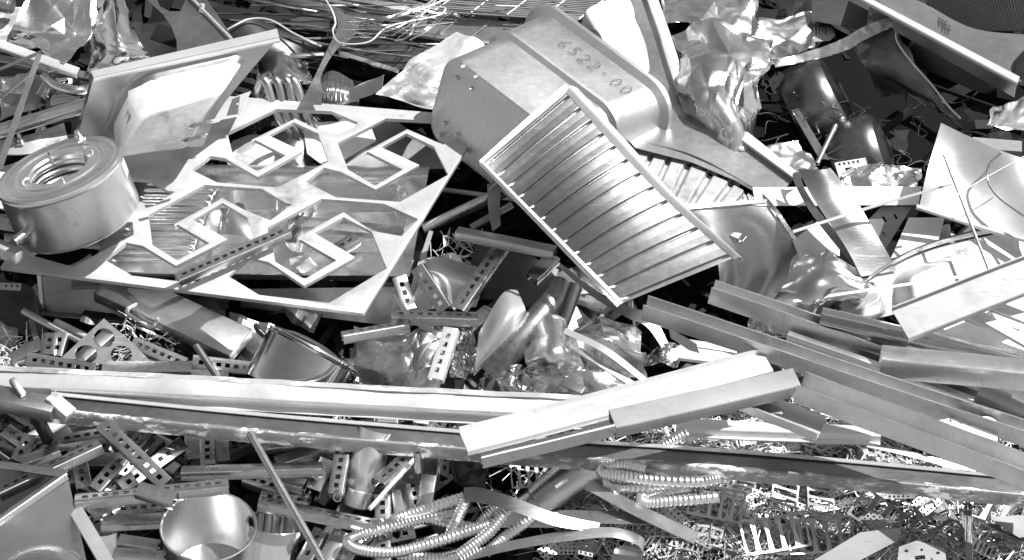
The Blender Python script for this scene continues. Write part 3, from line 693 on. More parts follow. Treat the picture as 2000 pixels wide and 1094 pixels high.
for k in range(110):
    x, y = rs.uniform(10, 880), rs.uniform(820, 1080); an = rs.uniform(0, math.tau); l = rs.uniform(45, 100); h = rs.uniform(-.06, .045)
    if y+l*.7*abs(math.sin(an)) > 930 and 170 < x+l*abs(math.cos(an)) and x-l*abs(math.cos(an)) < 620: continue
    strut((x-l*math.cos(an), y-l*.7*math.sin(an), h), (x+l*math.cos(an), y+l*.7*math.sin(an), h+rs.uniform(-.04, .04)), 'strut buried in the lower layers of the strut heap', roll=rs.uniform(-60, 60), slot=rs.random() < .6, size=.86, mat=rs.choice(['grey_steel', 'dark_steel', 'dark_steel', 'galvanised']), group='struts buried in the lower layers')  # lower struts take darker steels, so gap shade is in their colour
tube('round_rod', [(488,846,.25), (632,1100,.24)], .0085, 'stainless', 'long grey rod leaning across the strut heap', 'rod', hollow=False, seg=14)
tube('thin_rod', [(722,994,.22), (808,898,.19)], .0052, 'bright', 'thin rod leaning on the strut over the steel vase', 'rod', hollow=False, seg=10)
tube('pipe_stub', [(815,884,.24), (817,922,.20)], .0085, 'stainless', 'short pipe stub standing below the long dented angle', 'pipe', seg=14)
tube('pipe_stub', [(659,972,.19), (664,930,.06)], .010, 'stainless', 'pipe stub showing its round open end beside the steel vase', 'pipe', seg=18)
MV = axis_mat((728, 862, .17), -.25, .95, -.12); s = pxm(V3((728, 862, .14)))
lathe('steel_vase', [(.040, -.03), (.0405, .02), (.041, .06), (.038, .085), (.032, .105), (.030, .112), (.031, .114), (.031, .150), (.026, .155), (.024, .152), (.022, .13), (0, .13)], MV, 'clean_steel', 'brushed steel vase lying head down under the long dented angle', 'vase')

# steel bin bottom left
Bn = thing('steel_bin', 'open steel bin with a folded rim in the bottom left corner', 'bin', (70, 1080, .0))
patch('front_wall', [[(-30,1050,.25),(134,938,.25)],[(-30,1180,.10),(172,1110,.10)]], 'drain_steel', parent=Bn, nu=10, nv=10, disp=lambda u, v: .006*math.sin(u*3.1)*math.sin(v*3.1))
patch('front_rim', [[(-30,1050,.252),(134,936,.252)],[(-30,1036,.262),(130,924,.262)],[(-30,1026,.25),(126,918,.25)]], 'stainless', parent=Bn, nu=8, nv=6)
patch('back_wall', [[(-30,900,.22),(130,922,.25)],[(-30,1000,.06),(128,1010,.08)]], 'grey_steel', parent=Bn, nu=8, nv=8)
patch('back_rim', [[(-30,896,.228),(132,918,.256)],[(-30,908,.235),(126,931,.262)]], 'stainless', parent=Bn, nu=8, nv=2)
lathe('domed_dish', [(.10, 0), (.098, .006), (.08, .022), (.05, .032), (0, .036)], axis_mat((75, 1128, .29), -.1, -1, .55), 'stainless', 'domed dish resting upside down against the steel bin', 'dish', thick=.0015)
channel('edge_trim', (146,992,.20), (212,1106,.20), 'L', .030, .02, 'bright', 'bright angle trim running down right of the steel bin', 'trim', roll=20)

# ------------------------------------------------------------------ long beams across the picture
LC = thing('long_channel', 'long bright channel crossing the whole left half of the heap', 'beam', (600, 765, .2))
channel('channel_body', (-40,737,.20), (1240,804,.26), 'H', .040, .030, 'bright', None, None, roll=12, lip=.018, nseg=60, dents=.005, parent=LC)
patch('rough_flange', [[(-40,712,.205),(400,734,.225),(800,756,.245),(1190,774,.262)],[(-40,722,.212),(400,743,.232),(800,765,.252),(1190,783,.268)]], 'weathered', parent=LC, nu=80, nv=2, thick=.002, ragged=.002)
bd = thing('dented_angle', 'longest angle bar, dark inside with a caked dirty front edge', 'beam', (1000, 880, .2))
A0, A1 = P(100, 792, .20), P(2060, 980, .24)
def dent(u, amp=.006, sd=3): return 0
def strip_rows(pts, off0, off1): return [[(x, y+off0[0], h+off0[1]) for x, y, h in pts], [(x, y+off1[0], h+off1[1]) for x, y, h in pts]]
bp_ = [(100,778,.20),(500,818,.20),(900,852,.20),(1090,868,.20),(1500,896,.21),(2060,948,.22)]
patch('inner_web', [[(x, y-8, h-.004) for x, y, h in bp_], [(x, y+22, h) for x, y, h in bp_]], 'web_steel', parent=bd, nu=60, nv=3, smooth=30)
patch('upper_edge', [[(x, y-13, h-.004) for x, y, h in bp_], [(x, y-7, h+.004) for x, y, h in bp_]], 'bright', parent=bd, nu=60, nv=1)
patch('front_face', [[(x, y+19, h+.004) for x, y, h in bp_], [(x, y+24, h+.008) for x, y, h in bp_], [(x, y+36, h-.005) for x, y, h in bp_], [(x, y+48, h-.02) for x, y, h in bp_]], 'caked', parent=bd, nu=300, nv=14, smooth=50, ragged=.0025, seed=8, label='front face caked with peeling dirt')
bk = thing('bracket_arm', 'thick square arm with a welded end lug at the left edge', 'bracket', (60, 790, .24))
boxbar('arm', (-40,758,.28), (108,790,.28), .050, .035, 'satin', parent=bk, roll=-15)
boxbar('lug', (98,770,.285), (140,806,.27), .034, .03, 'weathered', parent=bk, roll=-15)
boxbar('stop', (22,738,.30), (46,770,.29), .014, .022, 'grey_steel', parent=bk)
boxbar('square_post', (70,800,.22), (104,862,.10), .026, .02, 'dark_steel', 'dark square post running down below the bracket arm', 'bar')

# ------------------------------------------------------------------ channels, right half
channel('white_channel', (905,862,.34), (1500,706,.34), 'Z', .062, .014, 'bright', 'glaring white channel slanting up from the middle, left end cut square', roll=-14, nseg=8)
channel('front_flange', (938,890,.325), (1200,826,.325), 'U', .020, .026, 'satin', 'grey lipped strip nested along the lower side of the white channel', roll=-30)
channel('grey_channel', (1196,818,.40), (1556,736,.40), 'C', .052, .034, 'matte_grey', 'grey box channel resting on the right half of the white channel', roll=-6, lip=.012)
channel('long_grey_channel', (1256,616,.325), (2060,880,.295), 'U', .034, .046, 'channel_steel', 'longest grey channel running from the drainboard down to the right edge', roll=168, lip=.01)
channel('grey_channel', (1386,585,.27), (1760,715,.25), 'U', .030, .048, 'channel_steel', 'grey channel starting behind the lower corner of the ribbed panel', roll=165)
channel('grey_channel', (1540,668,.23), (1900,796,.24), 'C', .046, .044, 'channel_steel', 'grey lipped channel with its open end showing at the right', roll=172, lip=.014)
channel('polished_profile', (1606,606,.33), (1990,694,.30), 'H', .026, .024, 'polished', 'narrow polished profile lying across the grey channels', roll=-20, lip=.008)
channel('big_channel', (1758,634,.39), (2050,520,.41), 'Z', .078, .016, 'matte_grey', 'wide grey channel pointing up to the right edge, end cut square', roll=6)
channel('folded_channel', (1722,688,.36), (2060,722,.36), 'U', .05, .05, 'sheen', 'wide pale channel with a bright lower wall at the right edge', roll=-14)
channel('long_channel', (1556,772,.36), (2060,962,.36), 'U', .056, .048, 'channel_steel', 'grey channel ending at the lower right edge, hollow side up', roll=162, lip=.01)
channel('short_channel', (1440,782,.33), (1602,846,.33), 'U', .050, .030, 'channel_steel', 'short channel offcut lying hollow side up over the swarf', roll=176)
channel('grey_channel', (1320,826,.18), (1720,842,.18), 'H', .03, .02, 'bright', 'pale channel lying level behind the short channel offcut', roll=-10, lip=.01)
channel('grey_channel', (1700,640,.20), (2060,800,.18), 'U', .05, .03, 'satin', 'shaded channel running down to the right edge below the pale wide channel', roll=-20)
channel('grey_channel', (1880,800,.20), (2060,860,.20), 'H', .03, .02, 'stainless', 'lowest shaded channel at the right edge', roll=-10)
for i, (a, b, w_, lab) in enumerate((((1895,604,.34),(2050,690,.33),.030,'pale flat bar under the wide grey channel at the right edge'), ((1930,590,.33),(2060,640,.32),.034,'second pale flat bar at the right edge'), ((1850,600,.30),(1990,650,.29),.026,'pale bar under the pale flat bars'))):
    boxbar('flat_bar', a, b, w_, .012, 'bright', lab, roll=-10)
poly('pale_sheet', [(1770,600,.24),(2010,560,.26),(2010,720,.22),(1850,690,.22)], 'bright', 'pale flat sheet under the bars at the right edge', 'sheet')
poly('grey_sheet', [(1690,700,.12),(2010,740,.12),(2010,850,.12),(1800,800,.12)], 'satin', 'grey flat sheet under the channels at the right edge', 'sheet')

# ------------------------------------------------------------------ right side sheets, straps, sinks
curl = thing('curved_sheet', 'large white curved sheet with a rolled seam at the right edge', 'sheet metal', (1900, 430, .2))
patch('panel', [[(1838,240,.36),(1900,270,.40),(1970,300,.40),(2040,320,.36)],[(1812,330,.36),(1880,350,.33),(1960,370,.34),(2040,400,.36)],[(1796,402,.31),(1870,425,.30),(1950,450,.30),(2040,475,.30)]], 'bright', parent=curl, nu=40, nv=30)
tube('rolled_seam', [(1955,300,.405),(1935,318,.395),(1928,345,.38),(1950,385,.37),(2040,450,.36)], .003, 'satin', parent=curl, n=40, seg=8)
tube('bottom_bead', [(1790,404,.315),(1870,430,.306),(1950,455,.305),(2040,478,.305)], .006, 'bright', parent=curl, n=30, seg=10)
patch('flat_strap', [[(1558,330,.33),(1600,332,.345),(1622,328,.34)],[(1590,390,.33),(1630,390,.335),(1668,386,.33)],[(1650,480,.29),(1690,480,.29),(1724,478,.29)],[(1682,540,.26),(1716,535,.26),(1752,528,.26)]], 'drain_steel', 'wide grey flat strap running down between the white panels', 'strap', nu=14, nv=40)
patch('flat_strap', [[(1566,334,.30),(1580,330,.305)],[(1548,345,.29),(1564,352,.30)],[(1580,410,.28),(1606,420,.28)],[(1650,500,.26),(1680,506,.26)],[(1690,550,.25),(1712,552,.25)]], 'grey_steel', 'darker looped strap half hidden under the wide grey strap', 'strap', nu=6, nv=50)
patch('flat_bar', [[(1470,366,.245),(1800,364,.25)],[(1476,402,.24),(1794,400,.245)]], 'bright', 'pale flat plate lying level under the grey straps', 'sheet', nu=8, nv=4)
patch('thin_strip', [[(1548,450,.33),(1700,402,.36),(1860,357,.41)],[(1550,455,.33),(1702,407,.36),(1860,361,.41)]], 'bright', 'thin pale strip crossing over the grey straps', 'strip', nu=20, nv=1)
patch('thin_strip', [[(1548,586,.30),(1720,560,.32),(1900,534,.33)],[(1550,591,.30),(1722,565,.32),(1902,539,.33)]], 'bright', 'long thin pale strip above the narrow polished profile', 'strip', nu=20, nv=1)
tube('straight_wire', [(1843,302,.46), (1931,527,.34)], .0035, 'satin', 'straight wire standing in front of the white curved sheet', 'wire', hollow=False, seg=8)
tube('thin_wire', [(1870,380,.42), (1920,350,.43), (2010,300,.45)], .0015, 'satin', 'hair thin wire over the white curved sheet', 'wire', hollow=False, seg=6, n=10)
YS = thing('weathered_sink', 'weathered sink lying upside down at the right, with two rounded bumps', 'sink', (1850, 540, .18))
patch('underside', [[(1652,580,.24),(1740,520,.26),(1850,478,.27),(2040,440,.28)],[(1640,640,.18),(1760,610,.2),(1900,570,.22),(2040,530,.22)]], 'weathered', parent=YS, nu=120, nv=60, disp=lambda u, v: .05*bowl(u*2.4, v, 1.25, .62, .50, .42, .25, .2)+.04*bowl(u*2.4, v, .36, .66, .3, .36, .2, .2), smooth=60)
patch('rim', [[(1648,582,.245),(1738,520,.27),(1848,475,.28),(2040,435,.29)],[(1656,574,.262),(1742,511,.284),(1850,466,.294),(2040,427,.30)],[(1660,570,.25),(1744,506,.272),(1852,462,.282),(2040,423,.29)]], 'stainless', parent=YS, nu=40, nv=4)
crumple('crumpled_bowl', [[(1560,500,.26),(1620,490,.30),(1684,530,.24)],[(1520,560,.28),(1600,555,.33),(1690,575,.26)],[(1465,640,.2),(1560,650,.24),(1640,620,.2)]], 'polished', 'shiny crumpled bowl-shaped sheet right of the dirty drainboard', 'crumpled sheet', .010, .07, 46, 21)
crumple('crumpled_foil', [[(1470,600,.2),(1560,600,.2)],[(1460,650,.17),(1540,660,.16)]], 'polished', 'small shiny foil tucked under the crumpled bowl', 'foil', .012, .03, 24, 22)
poly('white_plate', [(1740,505,.22),(1775,425,.24),(1845,425,.25),(1830,480,.24)], 'bright', 'pale plate behind the straight wire', 'sheet')
poly('white_plate', [(1548,470,.2),(1600,430,.2),(1640,440,.2),(1640,500,.2),(1560,500,.2)], 'bright', 'white plate behind the shiny crumpled bowl', 'sheet')
poly('perforated_box', [(1695,430,.20),(1725,400,.22),(1780,405,.22),(1728,490,.18)], 'grey_steel', 'dark plate with slots between the grey strap and the pale plate', 'sheet', holes=[[(1722,425),(1726,422),(1733,432),(1729,435)],[(1745,420),(1749,418),(1754,427),(1750,429)],[(1722,455),(1726,452),(1731,461),(1727,464)]])
strut((1842,440,.17), (1850,500,.12), 'dark strut end behind the straight wire', slot=False, size=.8)
strut((1820,452,.15), (1870,470,.14), 'second dark strut end behind the straight wire', slot=True, size=.8)
tube('pipe_stub', [(1872,468,.24), (1890,450,.20)], .012, 'stainless', 'pipe stub tucked below the white curved sheet', 'pipe', seg=16)

# upper right sink lying on its rim
NS = thing('square_sink', 'square sink with a drilled overflow, tipped over in the upper right corner', 'sink', (1900, 130, .1))
patch('inner_wall', [[(1680,-30,.20),(1790,0,.23),(1900,55,.23),(2030,70,.23)],[(1700,0,.27),(1790,45,.27),(1890,100,.27),(1975,128,.27)],[(1720,10,.30),(1800,60,.30),(1900,115,.30),(1996,160,.30)]], 'stainless', parent=NS, nu=50, nv=30, smooth=50)
patch('rim', [[(1672,-18,.30),(1992,150,.31)],[(1666,-12,.31),(1988,161,.32)],[(1668,-4,.30),(1986,168,.31)]], 'bright', parent=NS, nu=10, nv=6)
patch('outer_apron', [[(1740,32,.29),(1985,166,.30)],[(1745,60,.24),(1980,190,.25)]], 'satin', parent=NS, nu=10, nv=6)
M, Ls = box_mat((1772, 72, .22), (160, 82), (-6, 44), (40, -30))
link('bowl_underside', loft_bm([rrect(Ls[0]/2, Ls[1]/2, Ls[0]/2*g, Ls[1]/2*g, .03, z) for z, g in ((0, .9), (.01, .97), (.03, 1), (.10, 1.02))], M), 'dark_steel', NS)
ov = Plane(P(1790,45,.272), P(1890,100,.272), P(1790,0,.232))
bm = bmesh.new()
for i in range(4):
    for j in range(3):
        if (i, j) in ((3, 0), (0, 2)): continue
        x, y = 1833+i*6+j*1, 34+i*2.8+j*6.5; g = [bm.verts.new(ov(x+a, y+b, .004)) for a, b in ((0, 0), (4, 1.8), (4, 6.2), (0, 4.4))]; bm.faces.new(g)
link('overflow_holes', bm, 'black_steel', NS)

# dark hollow, upper right: drums, flaps, combs, wires
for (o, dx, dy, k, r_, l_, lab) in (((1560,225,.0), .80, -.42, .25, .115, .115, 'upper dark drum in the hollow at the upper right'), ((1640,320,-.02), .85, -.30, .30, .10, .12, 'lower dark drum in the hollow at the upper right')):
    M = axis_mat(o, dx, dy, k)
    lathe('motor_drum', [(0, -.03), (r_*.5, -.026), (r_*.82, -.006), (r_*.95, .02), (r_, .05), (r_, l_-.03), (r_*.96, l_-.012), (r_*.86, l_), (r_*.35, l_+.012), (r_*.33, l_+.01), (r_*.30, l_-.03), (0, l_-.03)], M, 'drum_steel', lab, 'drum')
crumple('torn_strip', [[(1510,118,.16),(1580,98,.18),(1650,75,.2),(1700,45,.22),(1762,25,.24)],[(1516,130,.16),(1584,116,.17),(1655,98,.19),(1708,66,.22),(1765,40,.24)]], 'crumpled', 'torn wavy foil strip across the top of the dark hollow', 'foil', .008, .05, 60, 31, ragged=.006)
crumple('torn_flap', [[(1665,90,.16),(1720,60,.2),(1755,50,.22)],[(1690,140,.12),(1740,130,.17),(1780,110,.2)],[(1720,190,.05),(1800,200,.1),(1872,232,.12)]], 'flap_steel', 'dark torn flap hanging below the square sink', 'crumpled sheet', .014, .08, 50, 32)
tube('torn_edge', [(1752,52,.235),(1752,80,.23),(1778,118,.215),(1815,160,.19),(1850,205,.15),(1876,232,.13)], .0028, 'bright', 'bright torn edge strip along the dark flap', 'strip', n=50, seg=6)
cb = Plane((1500,52,.10), (1622,55,.10), (1508,84,.08))
teeth = [(1498,52)]
for k in range(19): teeth += [(1500+k*6.2, 52), (1500+k*6.2, 68), (1502+k*6.2, 68), (1502+k*6.2, 52)]
poly('comb_strip', teeth+[(1626,55),(1632,70),(1620,80),(1508,86)], 'grey_steel', 'comb-like toothed sheet at the top right', 'sheet', plane=cb)
poly('dark_sheet', [(1586,0,.14),(1700,0,.16),(1690,60,.14),(1585,40,.12)], 'dark_steel', 'dark sheet above the torn wavy strip', 'sheet')
patch('ribbed_dark_sheet', [[(1780,-30,.02),(2040,-30,.02)],[(1860,60,.02),(2040,60,.02)]], 'gap_black', 'dark corrugated sheet in the upper right corner', 'sheet', nu=200, nv=4, disp=lambda u, v: .0012*math.sin(u*260))
crumple('crumpled_sheet', [[(1295,55,.20),(1360,25,.24),(1440,40,.26),(1512,75,.24)],[(1318,110,.22),(1380,95,.28),(1450,110,.29),(1512,120,.24)],[(1330,180,.22),(1390,190,.26),(1440,200,.26),(1480,180,.22)],[(1400,240,.16),(1430,260,.18),(1445,290,.18),(1470,240,.16)]], 'crumpled', 'big shiny crumpled sheet right of the bent sink front', 'crumpled sheet', .024, .19, 80, 33, smooth=40)
crumple('crumpled_sheet', [[(1285,-20,.12),(1480,-20,.14)],[(1300,50,.15),(1475,60,.16)]], 'crumpled', 'crumpled sheet along the top edge above the big shiny one', 'crumpled sheet', .02, .08, 46, 34)
crumple('crumpled_sheet', [[(1420,60,.12),(1600,10,.12)],[(1500,130,.10),(1590,90,.12)]], 'grey_steel', 'greyer crumpled sheet beside the toothed comb sheet', 'crumpled sheet', .018, .08, 40, 35)
crumple('crumpled_sheet', [[(1940,210,.2),(2030,170,.2)],[(1925,255,.2),(2030,260,.2)]], 'crumpled', 'folded shiny sheet at the right edge under the square sink', 'crumpled sheet', .02, .07, 36, 36)
crumple('crumpled_sheet', [[(1470,290,.14),(1560,270,.15)],[(1500,360,.16),(1600,330,.15)]], 'crumpled', 'small crumpled foil left of the dark drums', 'foil', .012, .05, 36, 37)
crumple('crumpled_sheet', [[(1650,325,.16),(1800,318,.2)],[(1640,370,.2),(1790,372,.2)]], 'crumpled', 'rumpled foil heap behind the level pale plate', 'foil', .022, .05, 46, 38)
gp = Plane((1630,318,.2), (1688,310,.2), (1640,345,.18))
poly('comb_grille', [(1630,318),(1690,308),(1694,322),(1650,328),(1656,352),(1640,350)], 'bright', 'small bright grille comb above the grey straps', 'grille', plane=gp, holes=[[(1636+k*9,319-k*1.4),(1641+k*9,318-k*1.4),(1643+k*9,323-k*1.2),(1639+k*9,324-k*1.2)] for k in range(5)])
patch('channel_offcut', [[(1900,268,.30),(1996,276,.30)],[(1902,290,.28),(1996,296,.28)]], 'bright', 'pale channel offcut under the folded shiny sheet', 'channel', nu=4, nv=3)
rs = random.Random(4)
for k in range(26):
    x, y = rs.uniform(1470, 1840), rs.uniform(180, 330); pts = [(x, y, rs.uniform(.02, .14))]
    for q in range(4): x += rs.uniform(-35, 45); y += rs.uniform(-22, 26); pts.append((x, y, rs.uniform(.02, .14)))
    tube('loose_wire', pts, rs.uniform(.0009, .0018), 'grey_steel', 'loose kinked wire in the dark hollow', 'wire', group='loose wires in the dark hollow', hollow=False, seg=5, n=20)
patch('shiny_strip', [[(1545,215,.10),(1560,212,.10)],[(1600,310,.14),(1620,312,.14)]], 'stainless', 'shiny strip running down left of the dark drums', 'strip', nu=4, nv=10)
tube('steel_pipe', [(1632,245,.16),(1596,320,.16)], .006, 'stainless', 'thin pipe between the two dark drums', 'pipe')

# ------------------------------------------------------------------ top left corner
crumple('crumpled_sheet', [[(62,-20,.20),(130,-25,.24),(190,-15,.24)],[(40,50,.18),(110,50,.22),(172,60,.24)],[(12,85,.14),(80,100,.16),(122,132,.2)]], 'crumpled', 'crumpled sheet with sharp folds in the top left corner', 'crumpled sheet', .032, .16, 60, 41)
crumple('crumpled_sheet', [[(178,-25,.22),(212,-25,.26),(245,-20,.24)],[(182,40,.22),(222,40,.29),(258,40,.26)],[(178,90,.2),(228,92,.27),(276,90,.24)],[(168,142,.18),(225,130,.22),(292,108,.2)]], 'polished', 'tall creased shiny sheet standing behind the upturned sink', 'crumpled sheet', .018, .15, 70, 42, smooth=40)
gq = Plane((300,-10,.16), (385,-10,.16), (345,108,.20))
poly('gusset_plate', [(300,-20),(312,12),(330,22),(352,22),(372,-20),(392,-20),(462,84),(420,96),(346,110),(345,80),(335,52),(318,28),(296,8),(262,-20)], 'grey_steel', 'dark grey gusset plate with a round cut-out behind the upturned sink', 'sheet', plane=gq)
tube('edge_rod', [gq(366,-12,.01), gq(452,76,.01)], .004, 'bright', 'bright thin rod along the edge of the gusset plate', 'rod', hollow=False, seg=8)
tube('bolt', [gq(392,24,.0), gq(396,8,.02)], .006, 'bright', 'small bright bolt end above the gusset plate', 'bolt', hollow=False, seg=10)
poly('flat_sheet', [(-10,14,.12),(55,14,.14),(40,78,.14),(-10,92,.12)], 'weathered', 'pale flat sheet at the upper left edge', 'sheet')
tube('round_lump', [(-10,5,.18), (18,12,.18)], .02, 'grey_steel', 'round dark pipe end in the upper left corner', 'pipe', seg=20)
channel('angle_bar', (-10,82,.20), (152,140,.20), 'L', .022, .014, 'bright', 'bright angle bar pointing at the upturned sink from the left edge', roll=10)
channel('angle_bar', (-10,112,.16), (175,148,.17), 'L', .018, .014, 'satin', 'greyer angle bar under the bright angle bar', roll=10)
patch('thin_strip', [[(72,104,.30),(-10,330,.30)],[(82,106,.30),(4,330,.30)]], 'satin', 'thin flat strip standing in front of the left pipe', 'strip', nu=8, nv=1)
patch('thin_strip', [[(-10,136,.28),(80,98,.3)],[(-10,142,.28),(80,105,.3)]], 'satin', 'upper thin strip at the left edge meeting the standing one', 'strip', nu=8, nv=1)
patch('thin_strip', [[(-10,196,.25),(70,128,.28)],[(-10,204,.25),(72,134,.28)]], 'satin', 'lower thin strip at the left edge meeting the standing one', 'strip', nu=8, nv=1)
tube('large_pipe', [(-20,262,.20), (168,206,.24)], .0185, 'stainless', 'thick pipe running into the upturned sink from the left edge', 'pipe', seg=24)
bkt = thing('bolted_bracket', 'rough bracket with two bolts between the thick pipe and the round tank', 'bracket', (60, 285, .12))
patch('bracket_plate', [[(-20,278,.16),(60,262,.18),(125,240,.18)],[(-20,300,.15),(60,300,.16),(132,270,.17)]], 'weathered', parent=bkt, nu=14, nv=6, thick=.008)
for (x, y) in ((40,276),(82,258)):
    m = Matrix.Translation(P(x, y, .17)) @ NP.to_track_quat('Z', 'Y').to_matrix().to_4x4()
    lathe('bolt', [(0, .034), (.005, .034), (.005, .014), (.011, .014), (.011, .004), (.016, .004), (.016, 0)], m, 'stainless', parent=bkt, seg=6)
for i, (p, l) in enumerate((([(88,150,.14),(110,168,.16),(150,178,.17),(180,172,.15)], 'upper bent shiny tube left of the upturned sink'), ([(95,140,.17),(130,134,.19),(150,140,.18)], 'thin bent tube above the bent shiny tube'), ([(80,190,.10),(100,160,.12),(130,150,.12)], 'short curved tube beside the bent shiny tube'))):
    tube('bent_tube', p, (.014, .006, .016)[i], 'polished', l, 'pipe', n=24, seg=16)
crumple('crumpled_sheet', [[(0,150,.06),(90,140,.08)],[(0,230,.06),(150,200,.1)]], 'grey_steel', 'dark crumpled sheet behind the standing thin strip', 'crumpled sheet', .02, .06, 36, 43)
patch('coil_spring_cup', [[(112,180,.14),(165,172,.16)],[(100,215,.12),(160,205,.14)]], 'stainless', 'curved bright sheet above the thick pipe', 'sheet', nu=16, nv=10, disp=lambda u, v: .02*math.sin(v*3.14))
crumple('rubble_sheet', [[(-10,330,.10),(30,320,.1)],[(-10,400,.10),(20,420,.1)]], 'weathered', 'pale sheet peeping out left of the round tank', 'sheet', .006, .06, 20, 44)
boxbar('valve_block', (-12,470,.24), (40,492,.24), .034, .03, 'weathered', 'small valve block at the left edge beside the round tank', 'valve', roll=-25)

# ------------------------------------------------------------------ top middle: rack panels, rods, dark plates
def rack(name, O, X, Y, n, m, label, mat, rr=.0035):
    O, X, Y = V3(O), V3(X), V3(Y); bm = bmesh.new(); 
    def add(a, b, r_):
        t = tube_bm([a, b], r_, seg=6, hollow=False); me = bpy.data.meshes.new('t'); t.to_mesh(me); t.free(); bm.from_mesh(me); bpy.data.meshes.remove(me)
    for i in range(n): f = i/(n-1); add(O+(Y-O)*f, X+(Y-O)*f, rr)
    for i in range(m): f = i/(m-1); add(O+(X-O)*f+NP*rr, Y+(X-O)*f+NP*rr, rr*1.2)
    return link(name, bm, mat, label=label, cat='wire rack', group='wire racks along the top edge')
rack('wire_rack', (850,22,.15), (1130,40,.15), (960,-60,.13), 26, 5, 'wire rack at the top edge left of the white sink bowl', 'grey_steel', .0026)
rack('wire_rack', (800,62,.10), (1100,95,.10), (840,30,.12), 12, 6, 'wire rack lying under the topmost wire rack', 'grey_steel')
rack('wire_rack', (640,-10,.08), (900,60,.10), (690,-60,.06), 9, 4, 'darker wire rack at the top edge right of the twisted strip', 'grey_steel')
for i, (a, b, m_, l) in enumerate((
    ((560,10,.08),(1040,74,.10),'grey_steel','long flat bar under the wire racks, upper'), ((600,-8,.10),(900,26,.10),'satin','long flat bar along the top edge'),
    ((640,44,.07),(1000,100,.09),'dark_steel','long dark flat bar under the wire racks'), ((700,50,.10),(1010,86,.11),'satin','long pale-edged flat bar below the wire racks'),
    ((720,72,.07),(880,108,.09),'galvanised','short flat bar above the dark long plate'), ((980,60,.12),(1070,84,.13),'satin','flat bar end touching the tub rim'),
    ((520,-10,.05),(760,40,.06),'grey_steel','flat bar at the top edge left of the wire racks'))):
    boxbar('flat_bar', a, b, .022, .005, m_, l, roll=(-14, 6, 18, -8, 10, 0, 20)[i], bevel=.001)
rs = random.Random(63)
for k in range(44):
    x, y = rs.uniform(540, 1120), rs.uniform(-12, 100); l = rs.uniform(60, 200); s_ = rs.uniform(-.02, .24); h = rs.uniform(.09, .19)-.0006*max(0, y)
    tube('thin_rod', [(x-l, y-l*s_, h), (x, y+rs.uniform(-6, 6), h+rs.uniform(0, .02)), (x+l*.6, y+l*.6*s_, h)], rs.uniform(.0016, .0036), rs.choice(['grey_steel', 'satin', 'dark_steel', 'stainless', 'grey_steel']), 'thin rod in the tangle under the wire racks', 'rod', group='thin rods in the tangle under the wire racks', hollow=False, seg=6, n=6)
DP = thing('dark_plate', 'long dark plate with a pale folded edge below the wire racks', 'sheet', (780, 105, .05))
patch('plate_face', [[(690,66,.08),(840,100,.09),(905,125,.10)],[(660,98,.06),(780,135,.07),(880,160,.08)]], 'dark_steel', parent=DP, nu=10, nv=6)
patch('folded_edge', [[(660,98,.062),(780,135,.072)],[(662,106,.055),(778,143,.065)]], 'bright', parent=DP, nu=6, nv=2)
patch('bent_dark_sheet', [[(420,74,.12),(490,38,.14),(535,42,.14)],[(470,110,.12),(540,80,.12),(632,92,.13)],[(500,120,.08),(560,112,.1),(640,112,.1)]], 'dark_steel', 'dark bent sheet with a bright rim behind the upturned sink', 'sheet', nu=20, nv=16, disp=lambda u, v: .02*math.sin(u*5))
tube('bright_edge_strip', [(420,73,.145),(455,52,.16),(490,37,.165),(530,40,.165),(575,66,.155),(628,90,.15)], .0028, 'bright', 'bright rim strip along the dark bent sheet', 'strip', n=40, seg=6)
boxbar('square_bar', (540,108,.12), (634,104,.12), .012, .01, 'satin', 'grey square bar behind the upturned sink corner', 'bar')
poly('dark_triangle_sheet', [(560,40,.08),(650,18,.09),(640,62,.10),(570,52,.09)], 'grey_steel', 'dark grey curved offcut left of the twisted strip', 'sheet')
patch('twisted_strip', [[(645,15,.17),(705,40,.18)],[(660,50,.18),(690,70,.19)],[(640,95,.20),(655,100,.20)],[(618,142,.20),(628,146,.20)],[(604,170,.19),(628,172,.19)],[(585,205,.16),(628,205,.17)]], 'stainless', 'twisted flat strip narrowing in the middle, behind the cut-out plate', 'strip', nu=10, nv=60)
rs = random.Random(21)
for k in range(13):
    x, y = rs.uniform(650, 800), rs.uniform(40, 92); x2, y2 = rs.uniform(760, 900), rs.uniform(-20, 45); h = rs.uniform(.18, .26)
    tube('loose_wire', [(x, y, h), ((x+x2)/2+rs.uniform(-12, 12), (y+y2)/2+rs.uniform(0, 16), h+.03), (x2, y2, h+rs.uniform(-.02, .03))], rs.uniform(.0010, .0018), 'stainless', 'bright loose wire sticking out below the wire racks', 'wire', group='bright loose wires below the wire racks', hollow=False, seg=6, n=12)
tube('curled_wire', [(630,-10,.24),(648,20,.24),(655,45,.23),(650,62,.23),(665,84,.24),(720,82,.25),(760,52,.26),(850,32,.26),(868,22,.26),(862,14,.26),(800,15,.25)], .0022, 'bright', 'long curling bright wire in front of the wire racks', 'wire', hollow=False, seg=6, n=60)
crumple('battered_sheet', [[(892,62,.15),(925,72,.16),(950,90,.15)],[(800,125,.13),(850,150,.17),(880,150,.16)],[(735,185,.10),(790,200,.13),(845,215,.12)]], 'weathered', 'battered pale sheet left of the numbered tub', 'crumpled sheet', .008, .10, 50, 45, ragged=.006)
crumple('battered_flange', [[(620,205,.10),(700,165,.12),(750,145,.14)],[(640,215,.11),(710,190,.13),(745,172,.15)]], 'satin', 'pale bent flange running up to the battered sheet', 'crumpled sheet', .005, .06, 36, 46, ragged=.003)
